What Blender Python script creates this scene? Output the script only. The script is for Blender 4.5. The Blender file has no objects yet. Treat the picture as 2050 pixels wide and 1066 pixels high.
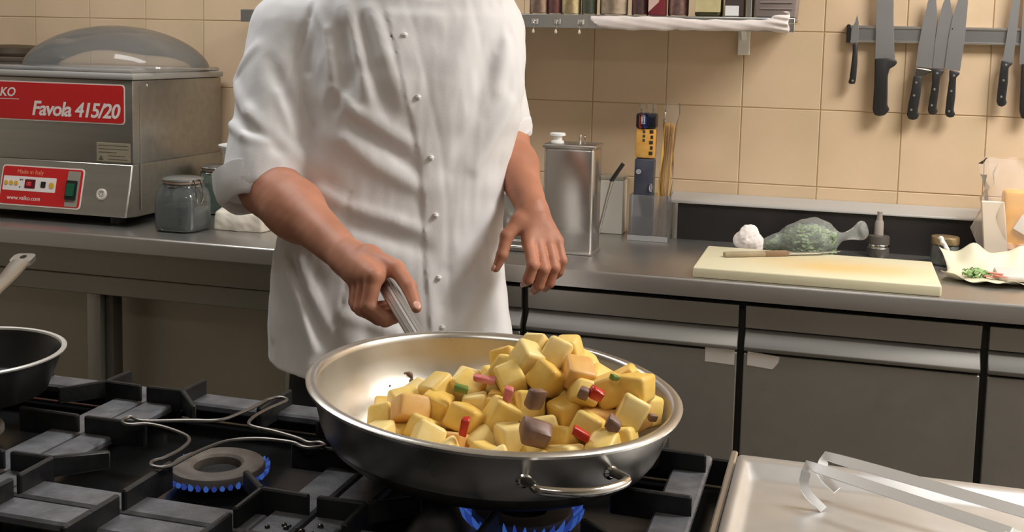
import bpy, bmesh, math, random
import numpy as np
from mathutils import Vector, Matrix, Euler
random.seed(7)
scene = bpy.context.scene
COL = scene.collection
PI = math.pi

def lin(c):
    return tuple((x / 12.92 if x <= 0.04045 else ((x + 0.055) / 1.055) ** 2.4) for x in c)

def rgb(r, g, b):
    return lin((r / 255, g / 255, b / 255))

# ------------------------------------------------------------------ camera
cam_d = bpy.data.cameras.new('camera')
cam = bpy.data.objects.new('camera', cam_d)
COL.objects.link(cam)
F_PX, PY = 2267.26, 316.64
cam_d.sensor_fit = 'HORIZONTAL'
cam_d.sensor_width = 36.0
cam_d.lens = F_PX / 2050 * 36.0
cam_d.shift_y = -(533 - PY) / 2050
cam_d.clip_start = 0.02
YAW, PITCH, ROLL = .2832, .1010, -.0235
def cam_rot(yaw, pitch, roll):
    cy, sy = math.cos(yaw), math.sin(yaw); cp, sp = math.cos(pitch), math.sin(pitch); cr, sr = math.cos(roll), math.sin(roll)
    Rz = Matrix(((cy, -sy, 0), (sy, cy, 0), (0, 0, 1)))
    Rx = Matrix(((1, 0, 0), (0, cp, sp), (0, -sp, cp)))
    Ry = Matrix(((cr, 0, sr), (0, 1, 0), (-sr, 0, cr)))
    return Rz @ Rx @ Ry
_R = cam_rot(YAW, PITCH, ROLL)
rt, fw, up = _R.col[0], _R.col[1], _R.col[2]
M = Matrix((rt, up, -fw)).transposed().to_4x4()
M.translation = Vector((.856, -3.0275, 1.4041))
cam.matrix_world = M
scene.camera = cam

# ------------------------------------------------------------------ world, lamps, exposure
w = bpy.data.worlds.new('room_air'); scene.world = w; w.use_nodes = True
w.node_tree.nodes['Background'].inputs[0].default_value = (.9, .85, .78, 1)
w.node_tree.nodes['Background'].inputs[1].default_value = 0.05
vs = scene.view_settings
vs.view_transform = 'Standard'; vs.look = 'None'; vs.gamma = 1; vs.exposure = 0.0; vs.use_curve_mapping = False

def area(name, loc, target, sx, sy, power, col):
    d = bpy.data.lights.new(name, 'AREA'); d.shape = 'RECTANGLE'; d.size = sx; d.size_y = sy
    d.energy = power; d.color = col
    o = bpy.data.objects.new(name, d); COL.objects.link(o); o.location = loc
    o.rotation_euler = (Vector(target) - Vector(loc)).to_track_quat('-Z', 'Y').to_euler()
    return o
area('lamp_or_fill_light', (2.10, -.95, 2.63), (2.10, -.95, 0), 1.2, .6, 69, (1, .985, .965))
area('lamp_or_fill_light', (-.85, -1.00, 2.63), (-.85, -1.00, 0), 1.2, .4, 17, (.92, .96, 1))
area('lamp_or_fill_light', (.9, -3.3, 2.63), (.9, -3.3, 0), 1.2, .35, 8, (1, .97, .93))  # fill light added behind the camera, no lamp known there

# ------------------------------------------------------------------ materials
MATS = {}
def mat(name, col, rough=.5, metal=0.0, var=0.0, vscale=6.0, col2=None, bump=0.0, bscale=60.0, stretch=None, spec=.5, coat=0.0, rvar=0.0, trans=0.0, ior=1.45, sheen=0.0, sss=0.0):
    if name in MATS: return MATS[name]
    m = bpy.data.materials.new(name); m.use_nodes = True
    nt = m.node_tree; n = nt.nodes; l = nt.links
    b = n['Principled BSDF']
    b.inputs['Base Color'].default_value = (*col, 1)
    b.inputs['Roughness'].default_value = rough
    b.inputs['Metallic'].default_value = metal
    b.inputs['Specular IOR Level'].default_value = spec
    b.inputs['Coat Weight'].default_value = coat
    b.inputs['Transmission Weight'].default_value = trans
    b.inputs['IOR'].default_value = ior
    if sheen: b.inputs['Sheen Weight'].default_value = sheen
    if sss:
        b.inputs['Subsurface Weight'].default_value = sss
        b.inputs['Subsurface Radius'].default_value = (.012, .005, .003)
        b.inputs['Subsurface Scale'].default_value = 1.0
    if var or bump or rvar or col2:
        tc = n.new('ShaderNodeTexCoord'); mp = n.new('ShaderNodeMapping')
        l.new(tc.outputs['Object'], mp.inputs['Vector'])
        if stretch: mp.inputs['Scale'].default_value = stretch
    if var or col2:
        nz = n.new('ShaderNodeTexNoise'); nz.inputs['Scale'].default_value = vscale; nz.inputs['Detail'].default_value = 5
        l.new(mp.outputs['Vector'], nz.inputs['Vector'])
        rp = n.new('ShaderNodeValToRGB'); rp.color_ramp.elements[0].position = .3; rp.color_ramp.elements[1].position = .7
        c2 = col2 if col2 else tuple(min(1, c * (1 + var)) for c in col)
        c1 = col if col2 else tuple(c * (1 - var) for c in col)
        rp.color_ramp.elements[0].color = (*c1, 1); rp.color_ramp.elements[1].color = (*c2, 1)
        l.new(nz.outputs['Fac'], rp.inputs['Fac']); l.new(rp.outputs['Color'], b.inputs['Base Color'])
    if bump or rvar:
        nb = n.new('ShaderNodeTexNoise'); nb.inputs['Scale'].default_value = bscale; nb.inputs['Detail'].default_value = 4
        l.new(mp.outputs['Vector'], nb.inputs['Vector'])
        if bump:
            bp = n.new('ShaderNodeBump'); bp.inputs['Strength'].default_value = bump; bp.inputs['Distance'].default_value = .002
            l.new(nb.outputs['Fac'], bp.inputs['Height']); l.new(bp.outputs['Normal'], b.inputs['Normal'])
        if rvar:
            mr = n.new('ShaderNodeMapRange'); mr.inputs['To Min'].default_value = max(.02, rough - rvar); mr.inputs['To Max'].default_value = rough + rvar
            l.new(nb.outputs['Fac'], mr.inputs['Value']); l.new(mr.outputs['Result'], b.inputs['Roughness'])
    MATS[name] = m
    return m

def film(name, col=(1, 1, 1), opac=.1, rough=.12, gloss=.35, bump=0.0, bscale=30):
    """thin clear plastic or glass sheet: see-through with fresnel sheen"""
    if name in MATS: return MATS[name]
    m = bpy.data.materials.new(name); m.use_nodes = True
    nt = m.node_tree; n = nt.nodes; l = nt.links; n.clear()
    out = n.new('ShaderNodeOutputMaterial'); tr = n.new('ShaderNodeBsdfTransparent'); df = n.new('ShaderNodeBsdfDiffuse')
    gl = n.new('ShaderNodeBsdfGlossy'); m1 = n.new('ShaderNodeMixShader'); m2 = n.new('ShaderNodeMixShader'); fr = n.new('ShaderNodeLayerWeight')
    tr.inputs['Color'].default_value = (*[.55 + .45 * c for c in col], 1); df.inputs['Color'].default_value = (*col, 1)
    gl.inputs['Roughness'].default_value = rough
    m1.inputs[0].default_value = opac
    l.new(tr.outputs[0], m1.inputs[1]); l.new(df.outputs[0], m1.inputs[2])
    fr.inputs['Blend'].default_value = gloss
    l.new(fr.outputs['Fresnel'], m2.inputs[0]); l.new(m1.outputs[0], m2.inputs[1]); l.new(gl.outputs[0], m2.inputs[2])
    if bump:
        tc = n.new('ShaderNodeTexCoord'); nb = n.new('ShaderNodeTexNoise'); nb.inputs['Scale'].default_value = bscale; nb.inputs['Detail'].default_value = 3
        bp = n.new('ShaderNodeBump'); bp.inputs['Strength'].default_value = bump; bp.inputs['Distance'].default_value = .01
        l.new(tc.outputs['Object'], nb.inputs['Vector']); l.new(nb.outputs['Fac'], bp.inputs['Height'])
        l.new(bp.outputs['Normal'], gl.inputs['Normal'])
    l.new(m2.outputs[0], out.inputs['Surface'])
    MATS[name] = m
    return m

def emit(name, col, strength):
    if name in MATS: return MATS[name]
    m = bpy.data.materials.new(name); m.use_nodes = True
    b = m.node_tree.nodes['Principled BSDF']
    b.inputs['Base Color'].default_value = (0, 0, 0, 1); b.inputs['Emission Color'].default_value = (*col, 1); b.inputs['Emission Strength'].default_value = strength
    MATS[name] = m
    return m

STEEL = mat('brushed_steel', (.50, .482, .458), .32, .92, bump=.05, bscale=40, stretch=(1, 30, 30), rvar=.06)
STEELV = mat('brushed_steel_doors', (.44, .425, .395), .42, .9, var=.10, vscale=2.5, bump=.05, bscale=40, stretch=(1, 1, 1), rvar=.05)
STEELD = mat('dull_steel', (.33, .31, .27), .42, .85, var=.12, vscale=2.0, rvar=.06, bscale=8)
STEELP = mat('polished_steel', (.66, .64, .61), .14, 1.0)
STEELR = mat('satin_steel', (.62, .60, .57), .34, 1.0, rvar=.05, bscale=20)
BLACK = mat('black_plastic', (.018, .017, .017), .38)
WHITEP = mat('white_plastic', (.80, .79, .76), .38)

# ------------------------------------------------------------------ object helpers
OFF = {}
def link(o):
    COL.objects.link(o); return o

def thing(name, label, cat, loc=(0, 0, 0), group=None):
    o = bpy.data.objects.new(name, None); link(o); o.empty_display_size = .05
    o.location = loc; OFF[o.name] = Vector(loc)
    o['label'] = label; o['category'] = cat
    if group: o['group'] = group
    return o

def tag(o, label, cat, group=None):
    o['label'] = label; o['category'] = cat
    if group: o['group'] = group
    return o

def struct(o):
    o['kind'] = 'structure'; return o

class MB:
    """collects shapes given in world metres and links them as one mesh object"""
    def __init__(s): s.v = []; s.f = []
    def add(s, v, f):
        k = len(s.v); s.v += [tuple(p) for p in v]; s.f += [tuple(i + k for i in q) for q in f]; return s
    def box(s, x0, x1, y0, y1, z0, z1, r=0.0, seg=2, mtx=None):
        bm = bmesh.new(); bmesh.ops.create_cube(bm, size=1)
        for v in bm.verts:
            v.co = Vector(((x0 + x1) / 2 + v.co.x * (x1 - x0), (y0 + y1) / 2 + v.co.y * (y1 - y0), (z0 + z1) / 2 + v.co.z * (z1 - z0)))
        if r > 0:
            bmesh.ops.bevel(bm, geom=bm.edges[:], offset=r, segments=seg, profile=.5, affect='EDGES')
        if mtx is not None: bm.transform(mtx)
        return s.bm(bm)
    def bm(s, bm):
        bm.verts.index_update()
        s.add([v.co[:] for v in bm.verts], [[v.index for v in f.verts] for f in bm.faces]); bm.free(); return s
    def prism(s, pts, axis, a0, a1, r=0.0, mtx=None, seg=2):
        """pts: 2-D outline in the other two axes, extruded along axis from a0 to a1"""
        def P(p, a):
            return {'x': (a, p[0], p[1]), 'y': (p[0], a, p[1]), 'z': (p[0], p[1], a)}[axis]
        bm = bmesh.new()
        vs0 = [bm.verts.new(P(p, a0)) for p in pts]; vs1 = [bm.verts.new(P(p, a1)) for p in pts]
        n = len(pts)
        bm.faces.new(vs0); bm.faces.new(list(reversed(vs1)))
        for i in range(n):
            bm.faces.new((vs0[i], vs1[i], vs1[(i + 1) % n], vs0[(i + 1) % n]))
        bmesh.ops.recalc_face_normals(bm, faces=bm.faces[:])
        if r > 0:
            bmesh.ops.bevel(bm, geom=bm.edges[:], offset=r, segments=seg, profile=.5, affect='EDGES', clamp_overlap=True)
        if mtx is not None: bm.transform(mtx)
        return s.bm(bm)
    def lathe(s, prof, c, n=32, mtx=None, sq=0.0, close=False):
        """prof: (r, z) pairs from bottom to top; sq squares the section"""
        k = len(s.v); rows = len(prof); vv = []
        for r, z in prof:
            for i in range(n):
                a = 2 * PI * i / n; ca, sa = math.cos(a), math.sin(a)
                g = 1.0
                if sq: g = 1 / (abs(ca) ** (2 + sq * 6) + abs(sa) ** (2 + sq * 6)) ** (1 / (2 + sq * 6))
                p = Vector((r * g * ca, r * g * sa, z))
                if mtx is not None: p = mtx @ p
                vv.append((p.x + c[0], p.y + c[1], p.z + c[2]))
        ff = []
        for j in range(rows - 1 if not close else rows):
            j2 = (j + 1) % rows
            for i in range(n):
                i2 = (i + 1) % n
                ff.append((j * n + i, j * n + i2, j2 * n + i2, j2 * n + i))
        if not close:
            if prof[0][0] > 1e-6: ff.append(tuple(reversed(range(n))))
            if prof[-1][0] > 1e-6: ff.append(tuple((rows - 1) * n + i for i in range(n)))
        return s.add(vv, ff)
    def tube(s, pts, r, n=8, closed=False, ry=None, upv=(0, 0, 1)):
        """sweep a round (or flat, when ry is given) section along pts; r may be a list"""
        P = [Vector(p) for p in pts]; m = len(P); vv = []; ff = []
        prev = None
        for i in range(m):
            if closed: t = P[(i + 1) % m] - P[i - 1]
            else: t = P[min(i + 1, m - 1)] - P[max(i - 1, 0)]
            if t.length < 1e-9: t = Vector((1, 0, 0))
            t.normalize()
            if ry is not None:
                u = Vector(upv).cross(t)
                if u.length < 1e-6: u = Vector((1, 0, 0)).cross(t)
                u.normalize(); w_ = t.cross(u)
            else:
                if prev is None:
                    u = Vector((0, 0, 1)).cross(t)
                    if u.length < 1e-3: u = Vector((1, 0, 0)).cross(t)
                else:
                    u = prev - t * prev.dot(t)
                u.normalize(); w_ = t.cross(u); prev = u
            rr = r[i] if isinstance(r, (list, tuple)) else r
            r2 = rr if ry is None else ry
            for k in range(n):
                a = 2 * PI * k / n + (PI / n if n == 4 else 0)
                q = 1.0 if n != 4 else math.sqrt(2)
                vv.append(P[i] + u * (rr * q * math.cos(a)) + w_ * (r2 * q * math.sin(a)))
        for i in range(m if closed else m - 1):
            i2 = (i + 1) % m
            for k in range(n):
                k2 = (k + 1) % n
                ff.append((i * n + k, i * n + k2, i2 * n + k2, i2 * n + k))
        if not closed:
            ff.append(tuple(reversed(range(n)))); ff.append(tuple((m - 1) * n + k for k in range(n)))
        return s.add(vv, ff)
    def build(s, name, m, parent=None, ang=35, uid=None, stuff=False):
        o = mesh_obj(name, s.v, s.f, m, parent, ang)
        if stuff: o['kind'] = 'stuff'
        return o

def root_off(o):
    while o is not None:
        if o.name in OFF: return OFF[o.name]
        o = o.parent
    return Vector((0, 0, 0))

def mesh_obj(name, v, f, m, parent=None, ang=35):
    me = bpy.data.meshes.new(name)
    off = root_off(parent)
    if parent is None:
        a = np.asarray(v, dtype=float); off = Vector(((a[:, 0].min() + a[:, 0].max()) / 2, (a[:, 1].min() + a[:, 1].max()) / 2, a[:, 2].min()))
    a = np.asarray(v, dtype=float) - np.array(off)
    me.from_pydata(a.tolist(), [], f if isinstance(f, list) else f.tolist())
    me.validate()
    bm = bmesh.new(); bm.from_mesh(me); bmesh.ops.recalc_face_normals(bm, faces=bm.faces[:]); bm.to_mesh(me); bm.free()
    for p in me.polygons: p.use_smooth = True
    me.set_sharp_from_angle(angle=math.radians(ang))
    me.materials.append(m)
    o = bpy.data.objects.new(name, me); link(o)
    if parent is None:
        o.location = off; OFF[o.name] = Vector(off)
    else:
        o.parent = parent
    return o

def copy_tree(src, dloc=(0, 0, 0), label=None):
    c = src.copy(); link(c); c.location = Vector(src.location) + Vector(dloc)
    OFF[c.name] = OFF.get(src.name, Vector((0, 0, 0))) + Vector(dloc)
    if label: c['label'] = label
    def rec(a, b):
        for ch in list(a.children):
            d = ch.copy(); link(d); d.parent = b; rec(ch, d)
    rec(src, c)
    return c

def text_mb(body, size, shear=0.0, extrude=.0003, offset=0.0, align='LEFT', spacing=1.0):
    cu = bpy.data.curves.new('t', 'FONT'); cu.body = body; cu.size = size; cu.shear = shear; cu.extrude = extrude; cu.offset = offset
    cu.align_x = align; cu.space_character = spacing; cu.resolution_u = 3
    o = bpy.data.objects.new('t', cu); link(o)
    dg = bpy.context.evaluated_depsgraph_get(); me = bpy.data.meshes.new_from_object(o.evaluated_get(dg))
    v = [p.co.copy() for p in me.vertices]; f = [tuple(p.vertices) for p in me.polygons]
    bpy.data.objects.remove(o); bpy.data.curves.remove(cu); bpy.data.meshes.remove(me)
    return v, f

def put_text(name, body, size, origin, ux, uz, m, parent, **kw):
    """writes flat lettering on a plane: origin, unit vectors along the line and up"""
    v, f = text_mb(body, size, **kw); o = Vector(origin); ux = Vector(ux).normalized(); uz = Vector(uz).normalized(); un = ux.cross(uz)
    b = MB(); b.add([o + ux * p.x + uz * p.y + un * p.z for p in v], f)
    return b.build(name, m, parent)

# ------------------------------------------------------------------ implicit surfaces
def seg_d(P, a, b, ra, rb):
    a = np.asarray(a, np.float32); b = np.asarray(b, np.float32); ab = b - a
    t = np.clip(((P - a) @ ab) / max(float(ab @ ab), 1e-12), 0, 1)
    q = P - a - t[:, None] * ab
    return np.sqrt((q * q).sum(1)) - (ra + (rb - ra) * t)

def smin(a, b, k):
    h = np.clip(.5 + .5 * (b - a) / k, 0, 1)
    return b + (a - b) * h - k * h * (1 - h)

def ell_d(P, c, r, M3=None):
    q = P - np.asarray(c, np.float32)
    if M3 is not None: q = q @ M3
    r = np.asarray(r, np.float32)
    k = np.sqrt(((q / r) ** 2).sum(1))
    return (k - 1) * r.min()

def nets(F, lo, h):
    """surface nets on a signed grid"""
    nx, ny, nz = F.shape
    ins = F < 0
    s = np.zeros((nx - 1, ny - 1, nz - 1), np.int8)
    for dx in (0, 1):
        for dy in (0, 1):
            for dz in (0, 1):
                s += ins[dx:nx - 1 + dx, dy:ny - 1 + dy, dz:nz - 1 + dz]
    act = np.argwhere((s > 0) & (s < 8))
    if len(act) == 0: return np.zeros((0, 3)), []
    idx = -np.ones(s.shape, np.int32); idx[act[:, 0], act[:, 1], act[:, 2]] = np.arange(len(act))
    cor = [(i, j, k) for i in (0, 1) for j in (0, 1) for k in (0, 1)]
    V = {c: F[act[:, 0] + c[0], act[:, 1] + c[1], act[:, 2] + c[2]] for c in cor}
    acc = np.zeros((len(act), 3)); cnt = np.zeros(len(act))
    for a in cor:
        for ax in range(3):
            if a[ax]: continue
            b = list(a); b[ax] = 1; b = tuple(b)
            va, vb = V[a], V[b]; m_ = (va < 0) != (vb < 0)
            t = np.where(m_, va / np.where(m_, va - vb, 1), 0)
            p = np.tile(np.array(a, float), (len(act), 1)); p[:, ax] += t
            acc += p * m_[:, None]; cnt += m_
    pts = (act + acc / cnt[:, None]) * h + np.asarray(lo)
    faces = []
    for ax in range(3):
        sl0 = [slice(None)] * 3; sl1 = [slice(None)] * 3
        sl0[ax] = slice(0, -1); sl1[ax] = slice(1, None)
        A, B = ins[tuple(sl0)], ins[tuple(sl1)]
        e = np.argwhere(A != B)
        o1, o2 = [(1, 2), (2, 0), (0, 1)][ax]
        ok = (e[:, o1] > 0) & (e[:, o2] > 0) & (e[:, o1] < F.shape[o1] - 1) & (e[:, o2] < F.shape[o2] - 1)
        e = e[ok]
        if not len(e): continue
        flip = A[e[:, 0], e[:, 1], e[:, 2]]
        q = []
        for d1, d2 in ((-1, -1), (0, -1), (0, 0), (-1, 0)):
            g = e.copy(); g[:, o1] += d1; g[:, o2] += d2
            q.append(idx[g[:, 0], g[:, 1], g[:, 2]])
        q = np.stack(q, 1)
        q[~flip] = q[~flip][:, ::-1]
        faces.append(q)
    return pts, np.concatenate(faces)

def sdf_mesh(fn, lo, hi, h, c=4):
    lo = np.asarray(lo, float); hi = np.asarray(hi, float)
    n = np.ceil((hi - lo) / (h * c)).astype(int)
    ax = [lo[i] + np.arange(n[i] + 1) * h * c for i in range(3)]
    G = np.stack(np.meshgrid(*ax, indexing='ij'), -1).reshape(-1, 3).astype(np.float32)
    D = fn(G).reshape(n + 1)
    m = np.minimum.reduce([np.abs(D[i:i + n[0], j:j + n[1], k:k + n[2]]) for i in (0, 1) for j in (0, 1) for k in (0, 1)])
    actc = m < h * c * 1.6
    N = n * c + 1
    F = np.repeat(np.repeat(np.repeat(D[:-1, :-1, :-1], c, 0), c, 1), c, 2)
    F = np.pad(F, ((0, 1),) * 3, mode='edge').astype(np.float32)
    ma = np.repeat(np.repeat(np.repeat(actc, c, 0), c, 1), c, 2)
    mp = np.zeros(N, bool); mp[:-1, :-1, :-1] |= ma
    for d in ((1, 0, 0), (0, 1, 0), (0, 0, 1), (1, 1, 0), (1, 0, 1), (0, 1, 1), (1, 1, 1)):
        mp[d[0]:N[0] - 1 + d[0], d[1]:N[1] - 1 + d[1], d[2]:N[2] - 1 + d[2]] |= ma
    ii = np.argwhere(mp)
    P = (lo + ii * h).astype(np.float32)
    out = np.empty(len(P), np.float32)
    for s in range(0, len(P), 400000): out[s:s + 400000] = fn(P[s:s + 400000])
    F[ii[:, 0], ii[:, 1], ii[:, 2]] = out
    F[[0, -1]] = np.maximum(F[[0, -1]], 1e-4); F[:, [0, -1]] = np.maximum(F[:, [0, -1]], 1e-4); F[:, :, [0, -1]] = np.maximum(F[:, :, [0, -1]], 1e-4)
    return nets(F, lo, h)

def relax(v, f, it=2, w_=.5):
    """a little smoothing along edges"""
    f = np.asarray(f); v = np.array(v, float)
    e = np.concatenate([f[:, [0, 1]], f[:, [1, 2]], f[:, [2, 3]], f[:, [3, 0]]])
    for _ in range(it):
        acc = np.zeros_like(v); cnt = np.zeros(len(v))
        for a, b in ((0, 1), (1, 0)):
            np.add.at(acc, e[:, a], v[e[:, b]]); np.add.at(cnt, e[:, a], 1)
        v = v * (1 - w_) + w_ * acc / np.maximum(cnt, 1)[:, None]
    return v

def vnoise(P, s, seed=0):
    """cheap smooth noise from sines"""
    q = P * s; r = np.random.RandomState(seed)
    out = np.zeros(len(P), np.float32)
    for k in range(5):
        d = r.normal(size=3).astype(np.float32); d /= np.linalg.norm(d); f = .7 + .9 * r.rand()
        out += np.sin(q @ d * f * 2 + r.rand() * 6.28)
    return out / 5
# ------------------------------------------------------------------ the room
TILE = mat('beige_wall_tile', rgb(204, 180, 146), .30, 0, col2=rgb(218, 190, 158), vscale=5.0, rvar=.06, bscale=30, bump=.03)
GROUT = mat('tile_grout', rgb(178, 152, 116), .8)
PLAST = mat('cream_wall_paint', rgb(208, 202, 190), .7)
CEIL = mat('white_ceiling_paint', rgb(232, 226, 214), .85)
FLOORM = mat('grey_floor_tile', rgb(112, 104, 94), .45, 0, var=.15, vscale=4)
RX0, RX1, RY0, RY1, RZ = -2.6, 3.0, -4.6, 0.0, 2.7
wall_back = struct(MB().box(RX0, RX1, .0002, .14, 0, RZ).build('wall_back', GROUT))
struct(MB().box(RX0 - .12, RX0, RY0, .0, 0, RZ).build('wall_left', PLAST))
struct(MB().box(RX1, RX1 + .12, RY0, .0, 0, RZ).build('wall_right', PLAST))
struct(MB().box(RX0, RX1, RY0 - .12, RY0, 0, RZ).build('wall_front', mat('brown_wall_panel', rgb(104, 98, 90), .6)))
struct(MB().box(RX0 - .12, RX1 + .12, RY0 - .12, .14, -.1, 0).build('floor', FLOORM))
struct(MB().box(RX0 - .12, RX1 + .12, RY0 - .12, .14, RZ, RZ + .1).build('ceiling', CEIL))
# the wall tiles: 20 cm grid, joints recessed
gap = .0012
tile0 = None
for i in range(-12, 10):
    for j in range(-2, 4):
        x0, z0 = .2 * i, 1.051 + .2 * j
        if tile0 is None:
            b = MB(); b.box(x0 + gap, x0 + .2 - gap, -.0014, .002, z0 + gap, z0 + .2 - gap, .0012, 1)
            tile0 = b.build('tile', TILE, wall_back); ox, oz = x0, z0
            base = tile0.location.copy()
        else:
            t = tile0.copy(); link(t); t.parent = wall_back; t.location = base + Vector((x0 - ox, 0.0003 * math.sin(i * 7 + j * 13), z0 - oz))
# off-frame lamps on the ceiling; the one behind the camera is an added fill
for k, (lx, ly) in enumerate(((2.10, -.95), (-.85, -1.00), (.9, -3.3))):
    lt = thing('lamp_or_fill', ('strip lamp on the ceiling above the refrigerated counter', 'strip lamp on the ceiling above the range', 'added fill lamp on the ceiling behind the camera')[k], 'lamp', (lx, ly, 2.7), 'strip lamps on the ceiling')
    MB().box(lx - .66, lx + .66, ly - .22, ly + .22, 2.66, 2.70, .006).build('lamp_housing', WHITEP, lt)
    MB().box(lx - .62, lx + .62, ly - .18, ly + .18, 2.645, 2.66, .003).build('diffuser', emit('lamp_diffuser', (1, .95, .88), 3.0), lt)

# ------------------------------------------------------------------ right-hand refrigerated counter
rc = thing('refrigerated_counter', 'brushed steel refrigerated counter with grip-edge doors, right of the chef', 'counter', (.66, -.3, 0))
MB().box(-.318, 1.70, -.520, -.02, .10, .845).build('carcass', mat('dark_gap', (.045, .041, .036), .5), rc)
for x in (-.29, .66, 1.66):
    for y in (-.47, -.08):
        MB().lathe([(.022, 0), (.022, .015), (.016, .02), (.016, .10)], (x, y, 0), 12).build('foot', STEEL, rc)
edges = [-.318, .174, .668, 1.163, 1.657]
TAPE = mat('masking_tape', rgb(196, 188, 178), .7, var=.06, vscale=20)
for k in range(4):
    x0, x1 = edges[k] + .0075, edges[k + 1] - .0075
    b = MB()
    # upper strip leaning back, then the bent grip lip, then the flat door
    b.prism([(-.560, .110), (-.560, .742), (-.5235, .742), (-.5235, .110)], 'x', x0, x1, .002, seg=1)
    d = b.build('door', STEELV, rc)
    MB().prism([(-.528, .742), (-.563, .748), (-.566, .757), (-.540, .792), (-.528, .794)], 'x', x0, x1, .0015, seg=1).build('grip_lip', mat('grip_steel', (.27, .26, .24), .60, .75), d)
    MB().prism([(-.549, .796), (-.556, .8465), (-.532, .8465), (-.532, .796)], 'x', x0, x1, .001, seg=1).build('upper_panel', STEELV, d)
    if k == 1:
        MB().prism([(.592, .716), (.592, .7475), (.656, .7475), (.656, .7135)], 'y', -.5607, -.5598).build('tape_strip', TAPE, d)
    if k == 2:
        MB().prism([(.6835, .7165), (.6835, .7475), (.752, .742), (.750, .728), (.738, .7125)], 'y', -.5607, -.5598).build('tape_strip', TAPE, d)
wt = thing('worktop', 'long steel worktop with bright front edge and raised dark upstand, right side', 'worktop', (.66, -.3, .9))
b = MB()
b.prism([(-.568, .859), (-.568, .893), (-.5655, .8985), (-.560, .9), (-.005, .9), (-.005, .8855), (-.548, .8855), (-.548, .859)], 'x', -.325, 1.72)
b.build('top_plate', STEEL, wt, 50)
DARKS = mat('shaded_upstand', (.026, .023, .023), .33, .25, var=.2, vscale=3)  # steel upstand; its dark reflections and shade are put into the colour
MB().box(.452, 1.72, -.060, -.004, .9002, .998).build('upstand', DARKS, wt)
MB().prism([(-.066, .996), (-.066, 1.001), (-.058, 1.005), (-.003, 1.019), (-.003, .999), (-.058, .997)], 'x', .43, 1.72, .0008, seg=1).build('upstand_ledge', mat('ledge_steel', (.47, .45, .42), .5, .35), wt)
MB().box(.438, .452, -.066, -.004, .9002, .9965, .001).build('upstand_end', STEELD, wt)

# ------------------------------------------------------------------ left-hand steel table
lt = thing('steel_table', 'steel work table with plain apron and square leg, under the vacuum machine', 'table', (-1.1, -.3, 0))
MB().prism([(-.610, .859), (-.610, .892), (-.607, .898), (-.600, .9), (-.003, .9), (-.003, .884), (-.590, .884), (-.590, .859)], 'x', -2.2, -.332).build('table_top', STEEL, lt, 50)
MB().box(-2.18, -.342, -.582, -.562, .787, .858, .0015, 1).build('apron_upper', STEELD, lt)
MB().box(-2.18, -.342, -.584, -.562, .738, .786, .002, 1).build('apron_lower', STEELD, lt)
MB().box(-2.16, -.352, -.470, -.455, .06, .7375).build('back_panel', mat('olive_steel_panel', (.44, .40, .32), .45, .6, var=.15, vscale=1.6), lt)
for lx in (-2.12, -.957, -.39):
    b = MB().box(lx - .032, lx + .008, -.580, -.540, .02, .7378, .002); b.build('leg', STEELD, lt)
    b = MB().box(lx + .010, lx + .032, -.560, -.520, .02, .7376, .002); b.build('leg_shaded_side', mat('leg_shadow_steel', (.16, .14, .12), .5, .8), lt)  # right side of the leg, its shade put into a darker steel
    MB().lathe([(.018, 0), (.018, .02)], (lx - .012, -.56, 0), 12).build('foot', BLACK, lt)
# ------------------------------------------------------------------ gas range
CAST = mat('cast_iron', (.014, .014, .0145), .42, .2, var=.35, vscale=40, bump=.25, bscale=160, rvar=.1)
CASTP = mat('cast_iron_sheen', (.13, .131, .140), .46, .3, var=.35, vscale=35, bump=.3, bscale=150, rvar=.1)  # flat bars: grey-blue sheen of reflected light put into the base colour
ENAM = mat('black_enamel', (.010, .010, .010), .22, 0, rvar=.08, bscale=15)
PX_, PYY = .402, .402
GC = [(.118 + PX_ * i, -1.795 - PYY * j) for j in (0, 1) for i in (-2, -1, 0, 1)]
rg = thing('gas_range', 'black gas range with cast-iron pan supports, in front of the chef', 'stove', (.0, -1.9, 0))
MB().box(-.90, .742, -2.43, -1.585, .10, .838, .003).build('cabinet', STEELD, rg)
b = MB()
b.box(-.90, .742, -2.43, -1.585, .838, .8385)
b.build('drip_tray', ENAM, rg)
b = MB(); b.box(-.902, .742, -1.592, -1.586, .84, .876, .002, 1); b.build('back_rim', CAST, rg)
MB().box(.741, .7495, -2.43, -1.590, .70, .890, .002, 1).build('side_trim', STEELR, rg)
for x in (-.85, .69):
    for y in (-2.38, -1.64):
        MB().lathe([(.025, 0), (.025, .012), (.018, .02), (.018, .10)], (x, y, 0), 12).build('foot', STEEL, rg)
for i in range(8):
    kx = -.75 + i * .2
    MB().lathe([(.024, 0), (.024, .02), (.019, .028), (0, .028)], (kx, -2.43, .76), 18, Matrix.Rotation(PI / 2, 3, 'X').to_4x4()).build('knob', BLACK, rg)

def where(i):
    return ['far left of the range, behind the frying pan', 'under the black frying pan', 'around the lit burner with no pan on it', 'under the large steel pan of potatoes', 'front row far left of the range', 'front row, in front of the frying pan', 'front row, in front of the lit burner', 'front row, in front of the large potato pan'][i]

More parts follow.
